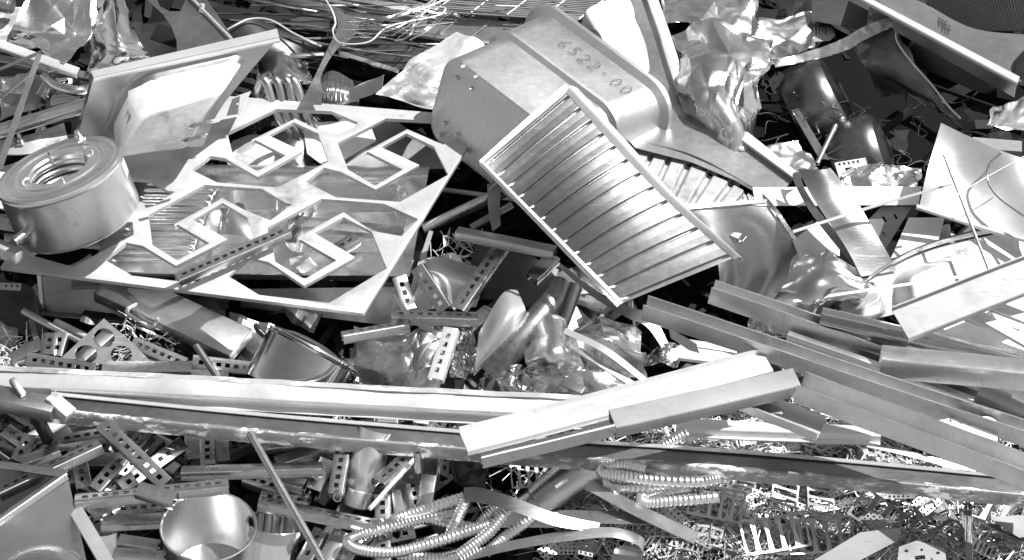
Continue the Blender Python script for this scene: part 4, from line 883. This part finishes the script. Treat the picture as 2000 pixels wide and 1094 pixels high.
crumple('crumpled_pot', [[(505,125,.08),(550,105,.12),(600,120,.1)],[(500,160,.10),(555,150,.15),(612,160,.12)],[(520,180,.06),(560,185,.09),(605,180,.06)]], 'polished', 'shiny crumpled pot behind the upturned sink corner', 'crumpled sheet', .012, .05, 50, 47)
patch('ribbed_pot', [[(610,160,.08),(650,140,.10),(690,160,.08)],[(606,185,.08),(650,175,.15),(700,190,.08)],[(600,215,.04),(650,215,.08),(705,210,.05)]], 'stainless', 'ribbed dented pot bottom below the twisted strip', 'pot', nu=110, nv=24, disp=lambda u, v: .0016*math.sin(u*150))
for i, xs in enumerate(((505,510,542,575), (522,532,560,590), (548,552,578,605), (560,566,600,628))):
    tube('bent_tube', [(xs[0],250-8*i,.02), (xs[0]-2,185,.12), (xs[1],158,.16), (xs[1]+12,165,.16), (xs[2],225,.10), (xs[3]-8,258,.05)], .0115, 'stainless', ('first', 'second', 'third', 'last')[i]+' of the four bent tubes behind the cut-out plate, counted from the sink', 'pipe', n=40, seg=14, group='bent tubes behind the cut-out plate')
poly('edge_scrap', [(455,190,.20),(490,178,.21),(468,222,.20),(442,226,.19)], 'bright', 'small torn scrap between the upturned sink and the cut-out plate', 'sheet', holes=[[(462,200),(466,200),(466,205),(462,205)]])
lathe('round_pot', [(0, -.07), (.05, -.07), (.06, -.04), (.065, 0), (.068, .002)], axis_mat((1155, 5, .12), -.3, -.9, .5), 'polished', 'shiny pot rim at the top edge above the numbered tub', 'pot', thick=.0015)
boxbar('flat_bar', (1150,40,.16), (1222,-20,.18), .018, .006, 'satin', 'flat bar crossing the top edge above the numbered tub', roll=0)
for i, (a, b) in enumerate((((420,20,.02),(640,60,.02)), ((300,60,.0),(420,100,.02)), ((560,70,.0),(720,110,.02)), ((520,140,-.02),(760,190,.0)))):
    boxbar('dark_bar', a, b, .05, .006, 'gap_black', ('first', 'second', 'third', 'last')[i]+' bar coloured dark for the shade behind the upturned sink, from the top', roll=20*i)  # near-black bars paint in the shade of this gap

# ------------------------------------------------------------------ middle of the heap
channel('plain_channel', (893,448,.20), (1085,486,.22), 'C', .030, .022, 'satin', 'plain channel running in under the ribbed panel', roll=-25)
tube('steel_pipe', [(826,446,.14), (960,382,.18)], .011, 'stainless', 'steel pipe running from the cut-out plate to the ribbed panel', 'pipe', seg=16)
tube('steel_pipe', [(920,445,.10), (1000,400,.12)], .009, 'grey_steel', 'darker steel pipe under the ribbed panel', 'pipe', seg=14)
patch('hanging_strap', [[(952,360,.22),(980,350,.22)],[(954,410,.18),(976,405,.18)],[(962,452,.16),(978,440,.16)]], 'satin', 'pale flat strap hanging under the ribbed panel corner', 'strap', nu=6, nv=16)
for a in (
    ((813,522,.12),(868,606,.10),'slotted strut leaning right of the steel tray',1,30),
    ((980,476,.17),(892,604,.14),'bright slotted strut slanting below the plain channel',1,10),
    ((765,612,.17),(938,617,.17),'slotted strut lying level right of the cut-out plate corner',1,-25),
    ((668,652,.18),(795,630,.17),'slotted strut with an open end right of the tipped pot',1,-35),
    ((880,640,.26),(846,748,.24),'glaring slotted strut standing against the long bright channel',1,10),
    ((836,775,.14),(818,836,.12),'glaring slotted strut end below the long bright channel',1,0),
    ((1038,540,.17),(1085,496,.16),'strut with its open end facing us beside the ribbed panel',0,0),
    ((780,540,.08),(800,600,.06),'short strut in the shade right of the steel tray',1,0),
    ((640,720,.03),(660,690,.03),'stub behind the right handle of the tipped pot',0,0),
    ((900,650,.15),(960,600,.10),'dark strut behind the glaring slotted strut',0,0)):
    strut(a[0], a[1], a[2], roll=a[4], slot=bool(a[3]), size=.86, mat='bright' if 'glaring slotted strut standing' in a[2] or 'strut end below' in a[2] else 'strut_steel')  # two struts in paler steel: their glare is put into the colour
patch('curved_sheet', [[(800,590,.02),(840,505,.06),(930,520,.06)],[(790,600,.06),(850,540,.10),(940,560,.08)],[(780,625,.02),(860,600,.05),(930,600,.04)]], 'bright', 'bright curved sheet behind the leaning slotted struts', 'sheet', nu=30, nv=24)
crumple('crumpled_sheet', [[(830,515,.04),(880,495,.06),(925,530,.05)],[(860,560,.05),(900,560,.06),(920,570,.04)]], 'crumpled', 'shiny rumpled sheet between the leaning slotted struts', 'crumpled sheet', .012, .06, 40, 51)
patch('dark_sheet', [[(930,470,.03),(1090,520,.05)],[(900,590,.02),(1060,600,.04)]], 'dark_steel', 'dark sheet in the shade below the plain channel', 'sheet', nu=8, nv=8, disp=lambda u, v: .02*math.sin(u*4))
patch('curved_sheet', [[(935,650,.13),(980,575,.17),(1010,565,.17)],[(930,700,.14),(985,620,.22),(1025,600,.2)],[(925,735,.10),(1000,660,.17),(1030,620,.15)]], 'bright', 'scuffed pale rolled sheet left of the bent sheet tube', 'sheet', nu=30, nv=24)
tube('sheet_tube', [(960,730,.10),(1010,670,.15),(1070,600,.18),(1095,555,.18)], .034, 'galvanised', 'wide bent sheet tube in the middle of the heap', 'pipe', n=30, seg=26, rfun=lambda t: .036-.008*t)
tube('sheet_tube', [(1040,720,.06),(1085,650,.10),(1120,560,.12)], .022, 'satin', 'narrower sheet tube beside the wide bent sheet tube', 'pipe', n=20, seg=20)
crumple('crumpled_basin', [[(1090,620,.14),(1170,610,.22),(1250,650,.20)],[(1060,650,.16),(1160,650,.26),(1260,690,.22)],[(1110,720,.14),(1180,730,.18),(1265,745,.14)]], 'crumpled', 'crumpled basin with a folded band, below the ribbed panel', 'crumpled sheet', .018, .18, 60, 52, smooth=40)
patch('folded_band', [[(1100,650,.27),(1180,690,.29),(1262,752,.25)],[(1106,640,.275),(1188,680,.295),(1268,742,.255)]], 'bright', 'bright flat band across the crumpled basin', 'strip', nu=20, nv=3, thick=.003)
boxbar('drilled_bar', (1105,668,.27), (1255,762,.25), .018, .005, 'galvanised', 'drilled flat bar below the bright flat band', 'bar', roll=0)
crumple('crumpled_sheet', [[(1025,670,.16),(1070,625,.22),(1105,640,.2)],[(1020,710,.18),(1080,690,.25),(1130,700,.2)],[(1050,735,.13),(1090,735,.18),(1140,735,.14)]], 'crumpled', 'rounded crumpled sheet left of the bright flat band', 'crumpled sheet', .014, .12, 50, 53, smooth=40)
crumple('crumpled_sheet', [[(925,735,.10),(990,705,.15),(1050,725,.13)],[(930,770,.10),(1000,765,.14),(1080,770,.12)]], 'polished', 'shiny torn sheet on the long bright channel', 'crumpled sheet', .022, .10, 50, 54)
crumple('crumpled_sheet', [[(1040,735,.14),(1120,725,.17),(1240,745,.15)],[(1050,765,.12),(1130,770,.15),(1240,770,.13)]], 'crumpled', 'creased sheet under the rounded crumpled sheet', 'crumpled sheet', .016, .12, 46, 55)
crumple('crumpled_sheet', [[(1270,680,.15),(1300,672,.18),(1328,680,.15)],[(1265,715,.15),(1300,710,.2),(1328,715,.16)]], 'polished', 'small shiny crumpled can right of the crumpled basin', 'crumpled sheet', .01, .04, 36, 56)
patch('curled_strip', [[(1090,520,.22),(1096,515,.22)],[(1160,580,.22),(1164,566,.22)],[(1225,620,.22),(1232,600,.22)],[(1265,640,.2),(1275,615,.2)],[(1300,690,.18),(1306,672,.18)]], 'satin', 'curling strip along the lower edge of the ribbed panel', 'strip', nu=4, nv=50)
poly('grey_tab', [(1306,640,.24),(1360,672,.24),(1366,690,.23),(1345,684,.23),(1310,660,.23)], 'satin', 'grey pointed tab above the white channel', 'sheet')
poly('white_plate', [(1290,700,.16),(1340,665,.18),(1480,690,.18),(1420,715,.17)], 'bright', 'glaring pale plate under the grey pointed tab', 'sheet')
boxbar('flat_bar', (1340,668,.22), (1440,682,.22), .02, .006, 'bright', 'pale flat bar between the grey tab and the white channel')
crumple('crumpled_shell', [[(690,640,.02),(760,660,.08),(850,640,.06)],[(690,700,.04),(780,700,.12),(860,690,.08)],[(700,760,.02),(770,765,.07),(850,760,.04)]], 'stainless', 'dented shell sheet right of the tipped pot', 'crumpled sheet', .016, .22, 50, 57, smooth=45)
crumple('crumpled_shell', [[(770,680,.10),(810,640,.14),(870,640,.12)],[(765,750,.08),(810,720,.14),(865,720,.1)]], 'polished', 'shiny dented shell left of the glaring slotted strut', 'crumpled sheet', .018, .14, 46, 58, smooth=45)
tube('bent_wire', [(812,740,.16),(820,700,.19),(845,668,.2),(880,660,.2)], .002, 'grey_steel', 'thin bent wire over the shiny dented shell', 'wire', hollow=False, seg=6, n=24)
patch('thin_band', [[(768,580,.19),(800,625,.2),(850,655,.22),(880,665,.2)],[(774,577,.19),(808,618,.2),(855,647,.22),(882,657,.2)]], 'stainless', 'thin bent band hanging from the cut-out plate corner', 'strip', nu=30, nv=1)
boxbar('short_strip', (1095,745,.20), (1140,762,.21), .022, .003, 'satin', 'short flat strip end above the white channel', 'strip')
for k, (x, y, l) in enumerate(((905,660,'clamp scraps behind the glaring slotted strut'),)):
    crumple('clamp_scrap', [[(885,640,.12),(925,635,.14)],[(880,735,.12),(930,730,.12)]], 'polished', l, 'scrap', .03, .03, 34, 59)
perf = Plane((735,805,.12), (780,808,.12), (740,826,.11))
poly('perforated_sheet', [(733,806),(780,812),(776,828),(730,824)], 'bright', 'perforated sheet scrap below the long bright channel', 'sheet', plane=perf, holes=[circ(738+q*4.6+(r_ % 2)*2.3, 810+r_*4+q*.3, 1.5, 1.4, 8) for q in range(8) for r_ in range(4)], thick=.0012)

# ------------------------------------------------------------------ corrugated hoses, bottom middle
def hose(pts, label, r=.0135):
    pts = [V3(p) for p in pts]; L = sum((a-b).length for a, b in zip(pts, pts[1:])); k = max(6, int(L/.0075)); n = k*6
    c = catmull(pts, 60); 
    return tube('corrugated_hose', pts, r, 'sheen', label, 'hose', group='corrugated hoses', n=n, seg=14, rfun=lambda t: r*(.92+.10*math.cos(t*k*math.tau)))
hose([(905,972,.16),(840,992,.16),(790,1008,.16),(764,1021,.13),(752,1034,.09)], 'corrugated hose running to the flat strap loop, upper of the pile')
hose([(900,1000,.13),(830,1012,.15),(768,1028,.16),(700,1046,.16),(679,1060,.16),(706,1075,.16),(770,1079,.17),(840,1062,.18),(914,1038,.18),(975,1018,.18)], 'corrugated hose bent into the big hairpin loop at the bottom')
hose([(908,980,.19),(895,1010,.18),(880,1044,.14)], 'short corrugated hose hanging from the flat strap loop')
hose([(1000,985,.22),(955,1040,.20),(895,1085,.18)], 'corrugated hose under the flat strap, sloping to the bottom edge')
hose([(968,990,.20),(935,1030,.15)], 'short corrugated hose behind the sloping hose')
hose([(762,1015,.11),(820,1012,.14),(880,1024,.13),(935,1034,.11)], 'corrugated hose crossing inside the hairpin loop')
hose([(1040,1010,.18),(985,1050,.16),(950,1080,.14)], 'corrugated hose below the flat straps, right of the sloping hose')
hose([(780,1084,.10),(860,1090,.12),(920,1076,.10)], 'corrugated hose at the bottom edge under the hairpin loop')
hose([(1262,918,.20),(1225,910,.20),(1182,912,.20),(1178,924,.2),(1215,930,.20),(1280,938,.20),(1360,941,.20),(1404,934,.19)], 'upper corrugated hose curled below the long angle bar')
hose([(1186,934,.17),(1192,948,.17),(1225,953,.17),(1290,949,.17),(1345,943,.16)], 'middle corrugated hose curled below the long angle bar')
hose([(1345,950,.15),(1285,961,.15),(1254,970,.16),(1262,982,.16),(1320,978,.16),(1404,971,.16)], 'lower corrugated hose with its cut end pointing right')
hose([(1288,876,.18),(1342,845,.22)], 'short corrugated hose end above the long angle bar')
hose([(1235,906,.17),(1290,911,.16),(1330,922,.15)], 'corrugated hose arc behind the upper curled hose')

# flat straps, bottom middle
patch('flat_strap', [[(906,952,.20),(905,980,.20)],[(940,953,.22),(938,982,.22)],[(1000,970,.24),(1000,998,.24)],[(1090,1004,.23),(1080,1026,.23)],[(1172,1022,.2),(1166,1040,.2)]], 'drain_steel', 'flat strap curving out of the hoses to the right', 'strap', nu=6, nv=50)
patch('flat_strap', [[(900,1080,.18),(902,1098,.18)],[(1000,1056,.2),(1002,1074,.2)],[(1110,1036,.21),(1114,1056,.21)],[(1195,1030,.21),(1196,1050,.21)],[(1250,1046,.21),(1246,1066,.2)],[(1256,1062,.19),(1252,1090,.18)],[(1215,1066,.18),(1206,1094,.17)],[(1200,1080,.18),(1200,1110,.17)],[(1260,1090,.2),(1262,1120,.19)]], 'stainless', 'flat strap with a curled end at the bottom edge', 'strap', nu=6, nv=90)
patch('flat_strap', [[(1090,996,.15),(1090,1018,.15)],[(1180,998,.16),(1178,1022,.16)],[(1284,1000,.16),(1282,1024,.16)]], 'stainless', 'short bright flat strap end behind the curved strap', 'strap', nu=6, nv=20)
patch('flat_strap', [[(1152,936,.19),(1142,954,.20)],[(1260,990,.16),(1250,1012,.18)],[(1365,1040,.14),(1356,1062,.16)]], 'satin', 'straight flat strap pointing up at the curled hoses', 'strap', nu=6, nv=12)
patch('thin_strip', [[(1478,858,.12),(1478,866,.12)],[(1570,852,.13),(1570,861,.13)],[(1660,856,.13),(1660,867,.13)],[(1800,886,.12),(1800,898,.12)],[(1910,920,.10),(1908,932,.10)]], 'satin', 'thin bowed strip lying over the swarf above the long angle bar', 'strip', nu=3, nv=50)
patch('flat_sheet', [[(960,1000,.05),(1180,1000,.07)],[(930,1030,.05),(1080,1030,.06)]], 'bright', 'pale sheet below the curving flat strap', 'sheet', nu=8, nv=4)
MV2 = axis_mat((1030, 1000, .03), .74, -.60, .05)
lathe('tapered_can', [(.038, 0), (.036, .03), (.040, .034), (.048, .12), (.056, .20), (.060, .205), (.056, .21)], MV2, 'stainless', 'tapered steel can lying behind the flat strap loop', 'can', thick=.002)
tube('bolt', [P(1085,952,.20), P(1108,936,.21)], .004, 'bright', 'loose bolt lying on the tapered steel can', 'bolt', hollow=False, seg=8)
crumple('dark_shell', [[(880,900,.10),(960,895,.12)],[(890,945,.08),(950,955,.10)]], 'dark_steel', 'dark curved sheet under the left end of the white channel', 'crumpled sheet', .02, .06, 30, 61)
poly('flat_sheet', [(1590,1094,.14),(1680,1040,.16),(1760,1030,.16),(1755,1055,.16),(1650,1110,.14)], 'matte_grey', 'grey flat offcut at the bottom edge among the grilles', 'sheet')
poly('flat_sheet', [(1930,1010,.08),(2030,1005,.08),(2030,1045,.08),(1990,1050,.08)], 'matte_grey', 'grey flat offcut at the right edge among the grilles', 'sheet')
gk = Plane((1838,820,.32), (1945,815,.32), (1945,858,.31))
poly('slotted_grille', [(1828,822),(1880,813),(1935,814),(1946,822),(1948,862),(1890,842)], 'stainless', 'slotted drain grille lying in the channel at the right', 'grille', plane=gk,
     holes=[[(x+4, 820+k*.0), (x+10, 819), (x+12, 826+k*3.2), (x+7, 824+k*3.2)] for k, x in enumerate((1848, 1866, 1884, 1902, 1919))])

# ------------------------------------------------------------------ stamped grilles and perforated strips, bottom right
def cells(nx, ny, px_, py_, hole):
    bm = bmesh.new(); vmap = {}
    def vv(x, y):
        k = (round(x, 5), round(y, 5))
        if k not in vmap: vmap[k] = bm.verts.new((x, y, 0))
        return vmap[k]
    m = 16
    for i in range(nx):
        for j in range(ny):
            cx, cy = (i+.5)*px_, (j+.5)*py_; hx, hy = px_/2, py_/2
            o = [(-hx,-hy),(0,-hy),(hx,-hy),(hx,0),(hx,hy),(0,hy),(-hx,hy),(-hx,0)]
            if hole == 'round':
                r_ = min(hx, hy)*.62; h = [(r_*math.cos(R(225+45*k)), r_*math.sin(R(225+45*k))) for k in range(8)]
            else:
                a, b = hx*.76, hy*.90; c = min(a, b)*.75
                h = [(-a+c*.3,-b+c*.3),(0,-b),(a-c*.3,-b+c*.3),(a,0),(a-c*.3,b-c*.3),(0,b),(-a+c*.3,b-c*.3),(-a,0)]
            for k in range(8):
                k2 = (k+1) % 8
                bm.faces.new((vv(cx+o[k][0], cy+o[k][1]), vv(cx+o[k2][0], cy+o[k2][1]), vv(cx+h[k2][0], cy+h[k2][1]), vv(cx+h[k][0], cy+h[k][1])))
    bmesh.ops.translate(bm, verts=bm.verts, vec=(-nx*px_/2, -ny*py_/2, 0))
    for v in bm.verts: v.co.z += .012*(v.co.x/.05)**2*.3
    return bm
def proto(bm, name, mat, thick):
    me = bpy.data.meshes.new(name); bm.to_mesh(me); bm.free(); me.materials.append(MATS[mat]); o = bpy.data.objects.new(name, me)
    s = o.modifiers.new('thick', 'SOLIDIFY'); s.thickness = thick; return o
PRO = [proto(cells(12, 3, .0085, .0085, 'round'), 'perforated_strip', 'stamped', .001), proto(cells(16, 2, .0085, .0085, 'round'), 'perforated_strip', 'stamped', .001), proto(cells(6, 4, .0085, .0085, 'round'), 'perforated_strip', 'stamped', .001),
       proto(cells(5, 1, .020, .058, 'slot'), 'ladder_grille', 'stamped', .0016), proto(cells(7, 1, .014, .044, 'slot'), 'ladder_grille', 'stamped', .0016), proto(cells(4, 1, .022, .048, 'slot'), 'ladder_grille', 'galvanised', .0016)]
bm = bmesh.new(); box_bm(Matrix.Identity(4), -.055, .055, -.001, .001, -.0007, .0007, bm); PRO.append(proto(bm, 'thin_sliver', 'stamped', 0))
bm = bmesh.new(); g = [[bm.verts.new((x, y, .006*math.sin(x*60))) for x in np.linspace(-.035, .035, 9)] for y in (-.002, .002)]
for i in range(8): bm.faces.new((g[0][i], g[0][i+1], g[1][i+1], g[1][i]))
PRO.append(proto(bm, 'stamped_strip', 'stamped', .001))
USED = set(); SETTLE = []
def drop(k, px, py, lift, yaw, tx, ty, sc, label, group):
    o = PRO[k] if k not in USED else PRO[k].copy(); USED.add(k); COL.objects.link(o)
    p = P(px, py, 0); p.z = mound_z(p.x, p.y)+lift
    o.location = p; q = NP.to_track_quat('Z', 'Y').to_matrix().to_4x4()
    o.rotation_euler = (q @ Matrix.Rotation(yaw, 4, 'Z') @ Matrix.Rotation(tx, 4, 'X') @ Matrix.Rotation(ty, 4, 'Y')).to_euler(); o.scale = (sc, sc, sc)
    return tag(o, label, {0: 'perforated strip', 1: 'perforated strip', 2: 'perforated strip', 3: 'grille', 4: 'grille', 5: 'grille', 6: 'sliver', 7: 'metal strip'}[k], group)
for (k, x, y, yaw, tx, ty, sc, lab) in (
    (3, 1395, 1045, -12, .5, .1, 1.25, 'bright ladder grille left of the wide stadium grille'), (4, 1450, 1000, 60, -.4, .2, 1.2, 'ladder grille tilted up beside the bright ladder grille'), (3, 1530, 1008, 80, .3, .1, 1.1, 'ladder grille with wide slots standing among the slivers'),
    (3, 1600, 1000, 85, .2, .1, 1.1, 'ladder grille next to the one with wide slots'), (5, 1955, 1050, -32, .15, 0, 1.75, 'wide stadium-slot grille at the right edge'), (5, 1838, 1050, -60, .2, .2, 1.5, 'stadium-slot grille beside the hanging wire bundle'),
    (5, 1720, 1040, -40, .3, 0, 1.6, 'stadium-slot grille behind the perforated square'), (2, 1708, 1052, -55, .3, .1, 1.1, 'perforated square on top of the stadium-slot grille'), (2, 1810, 1005, 40, .4, 0, 1.3, 'perforated square standing tilted at the lower right'),
    (3, 1600, 1075, 5, .1, 0, 1.5, 'ladder grille at the bottom edge left of the grey offcut'), (3, 1510, 1085, 10, .1, 0, 1.5, 'ladder grille at the bottom edge, further left'), (1, 1655, 1000, 12, .2, 0, 1.2, 'perforated strip lying level in the middle of the grilles'), (1, 1570, 1030, -25, .2, 0, 1.2, 'perforated strip pointing at the level one'),
    (1, 1640, 975, 30, .5, 0, 1.2, 'long perforated strip slanting up to the long angle bar'), (0, 1730, 985, 0, .4, 0, 1.2, 'perforated strip close below the long angle bar'), (0, 1290, 1055, -50, .2, 0, 1.4, 'perforated strip right of the curled flat strap'), (0, 1330, 1010, -50, .3, 0, 1.4, 'perforated strip right of the short bright strap'),
    (0, 1100, 1070, 40, .2, 0, 1.3, 'perforated strip below the curled flat strap'), (0, 1150, 1085, 80, .2, 0, 1.3, 'second perforated strip below the curled flat strap'), (3, 1040, 935, 5, .2, 0, 1.0, 'ladder grille behind the tapered steel can'), (3, 1480, 885, 10, .5, 0, 1.0, 'ladder grille above the long angle bar, left'), (4, 1640, 880, 0, .6, 0, 1.2, 'ladder grille above the long angle bar, right'), (0, 1370, 890, 30, .4, 0, 1.0, 'pale perforated strip above the long angle bar')):
    drop(k, x, y, .10, R(yaw), tx, ty, sc, lab, 'grilles and strips singled out at the lower right')
rs = random.Random(77)
def inreg(x, y): return y > 850 and (x > 1330+(y < 960)*0 or (y > 975 and x > 1080)) and not (y < 900 and x > 1900)
cnt = {0: 70, 1: 80, 2: 12, 3: 75, 4: 60, 5: 45, 6: 290, 7: 150}
LB = {0: ('small perforated strip scattered among the swarf', 'small perforated strips'), 1: ('long thin perforated strip scattered among the swarf', 'long perforated strips'), 2: ('small perforated rectangle scattered among the swarf', 'small perforated rectangles'),
      3: ('small ladder grille scattered among the swarf', 'small ladder grilles'), 4: ('narrow seven-slot grille scattered among the swarf', 'narrow grilles'), 5: ('short four-slot grille scattered among the swarf', 'short grilles'), 6: ('bright straight sliver scattered among the swarf', 'bright slivers'), 7: ('small wavy stamped strip scattered among the swarf', 'wavy stamped strips')}
for k, c in cnt.items():
    while c:
        x, y = rs.uniform(900, 2010), rs.uniform(850, 1100)
        if not inreg(x, y): continue
        c -= 1
        drop(k, x, y, rs.uniform(.0, .05)+(.02 if k > 2 else 0), rs.uniform(0, math.tau), rs.gauss(0, .38), rs.gauss(0, .22), rs.uniform(.95, 1.35) if k == 0 else rs.uniform(.95, 1.4) if k == 1 else rs.uniform(.75, 1.1), LB[k][0], LB[k][1])
dpn = Plane((1755,1066,.17), (1850,1070,.17), (1755,1100,.16))
poly('die_cut_plate', [(1756,1068),(1790,1056),(1845,1070),(1852,1120),(1750,1120)], 'matte_grey', 'white stamped plate with odd holes at the bottom edge', 'plate', plane=dpn, holes=[circ(1770,1076,4,3.5,12), circ(1800,1074,3,2.5,10), circ(1832,1080,4,3,12), [(1786,1086),(1806,1084),(1808,1092),(1788,1094)], circ(1820,1092,2.5,2,8)])
bm = bmesh.new(); rs = random.Random(5)
for i in range(14):
    a = P(1890+rs.uniform(-6, 10), 985+rs.uniform(-3, 6), .16); b = P(1892+rs.uniform(-7, 7), 1110, .14)
    t = tube_bm([a, (a+b)/2+Vector((rs.uniform(-.006, .006), 0, 0)), b], .0014, seg=5, hollow=False, n=8); me = bpy.data.meshes.new('t'); t.to_mesh(me); t.free(); bm.from_mesh(me); bpy.data.meshes.remove(me)
link('wire_bundle', bm, 'grey_steel', label='bundle of straight wires hanging below the long angle bar', cat='wire bundle')

# ------------------------------------------------------------------ scrap deep between the larger pieces
rs = random.Random(99)
for k in range(46):
    x, y = rs.uniform(-60, 2060), rs.uniform(-30, 800); w2, h2 = rs.uniform(40, 110), rs.uniform(25, 70); h = rs.uniform(-.14, -.03); an = rs.uniform(-.6, .6)
    q = lambda a, b: (x+a*w2*math.cos(an)-b*h2*math.sin(an), y+a*w2*math.sin(an)+b*h2*math.cos(an), h+rs.uniform(-.05, .05))
    crumple('deep_offcut', [[q(-1, -1), q(1, -1)], [q(-1, 1), q(1, 1)]], rs.choice(['grey_steel', 'dark_steel', 'dark_steel', 'galvanised'] if not (x > 1260 and y < 520 or 260 < x < 900 and y < 210) else ['gap_black']), 'crumpled offcut deep in the gaps of the heap', 'crumpled sheet', .02, .07, 14, 200+k, group='crumpled offcuts deep in the gaps')  # darker when deep, near-black in the hollows: shade put into the colour
for k in range(46):
    x, y = rs.uniform(-60, 2060), rs.uniform(-30, 840); an = rs.uniform(0, math.pi); l = rs.uniform(60, 170); h = rs.uniform(-.12, -.02)
    boxbar('deep_bar', (x-l*math.cos(an), y-l*.6*math.sin(an), h), (x+l*math.cos(an), y+l*.6*math.sin(an), h+rs.uniform(-.06, .06)), rs.uniform(.012, .04), .006, rs.choice(['grey_steel', 'dark_steel', 'galvanised', 'satin'] if not (x > 1260 and y < 520 or 260 < x < 900 and y < 210) else ['gap_black', 'gap_black', 'dark_steel']), 'flat bar deep in the gaps of the heap', 'bar', roll=rs.uniform(-70, 70), group='flat bars deep in the gaps')  # hollows get near-black bars that paint in the shade there

# ------------------------------------------------------------------ turn thickness and bevels into plain geometry, with crisp edges
bpy.context.view_layer.update()
dg = bpy.context.evaluated_depsgraph_get(); new = {}
mod_objs = [o for o in SC.objects if o.type == 'MESH' and o.modifiers]
for o in mod_objs:
    if o.data.name not in new: new[o.data.name] = bpy.data.meshes.new_from_object(o.evaluated_get(dg))
for o in mod_objs:
    old = o.data; o.modifiers.clear(); me = new[old.name]
    if not me.get('done'):
        me.polygons.foreach_set('use_smooth', [True]*len(me.polygons)); me.set_sharp_from_angle(angle=R(SMOOTH.get(old.name, 32))); me['done'] = 1
    o.data = me
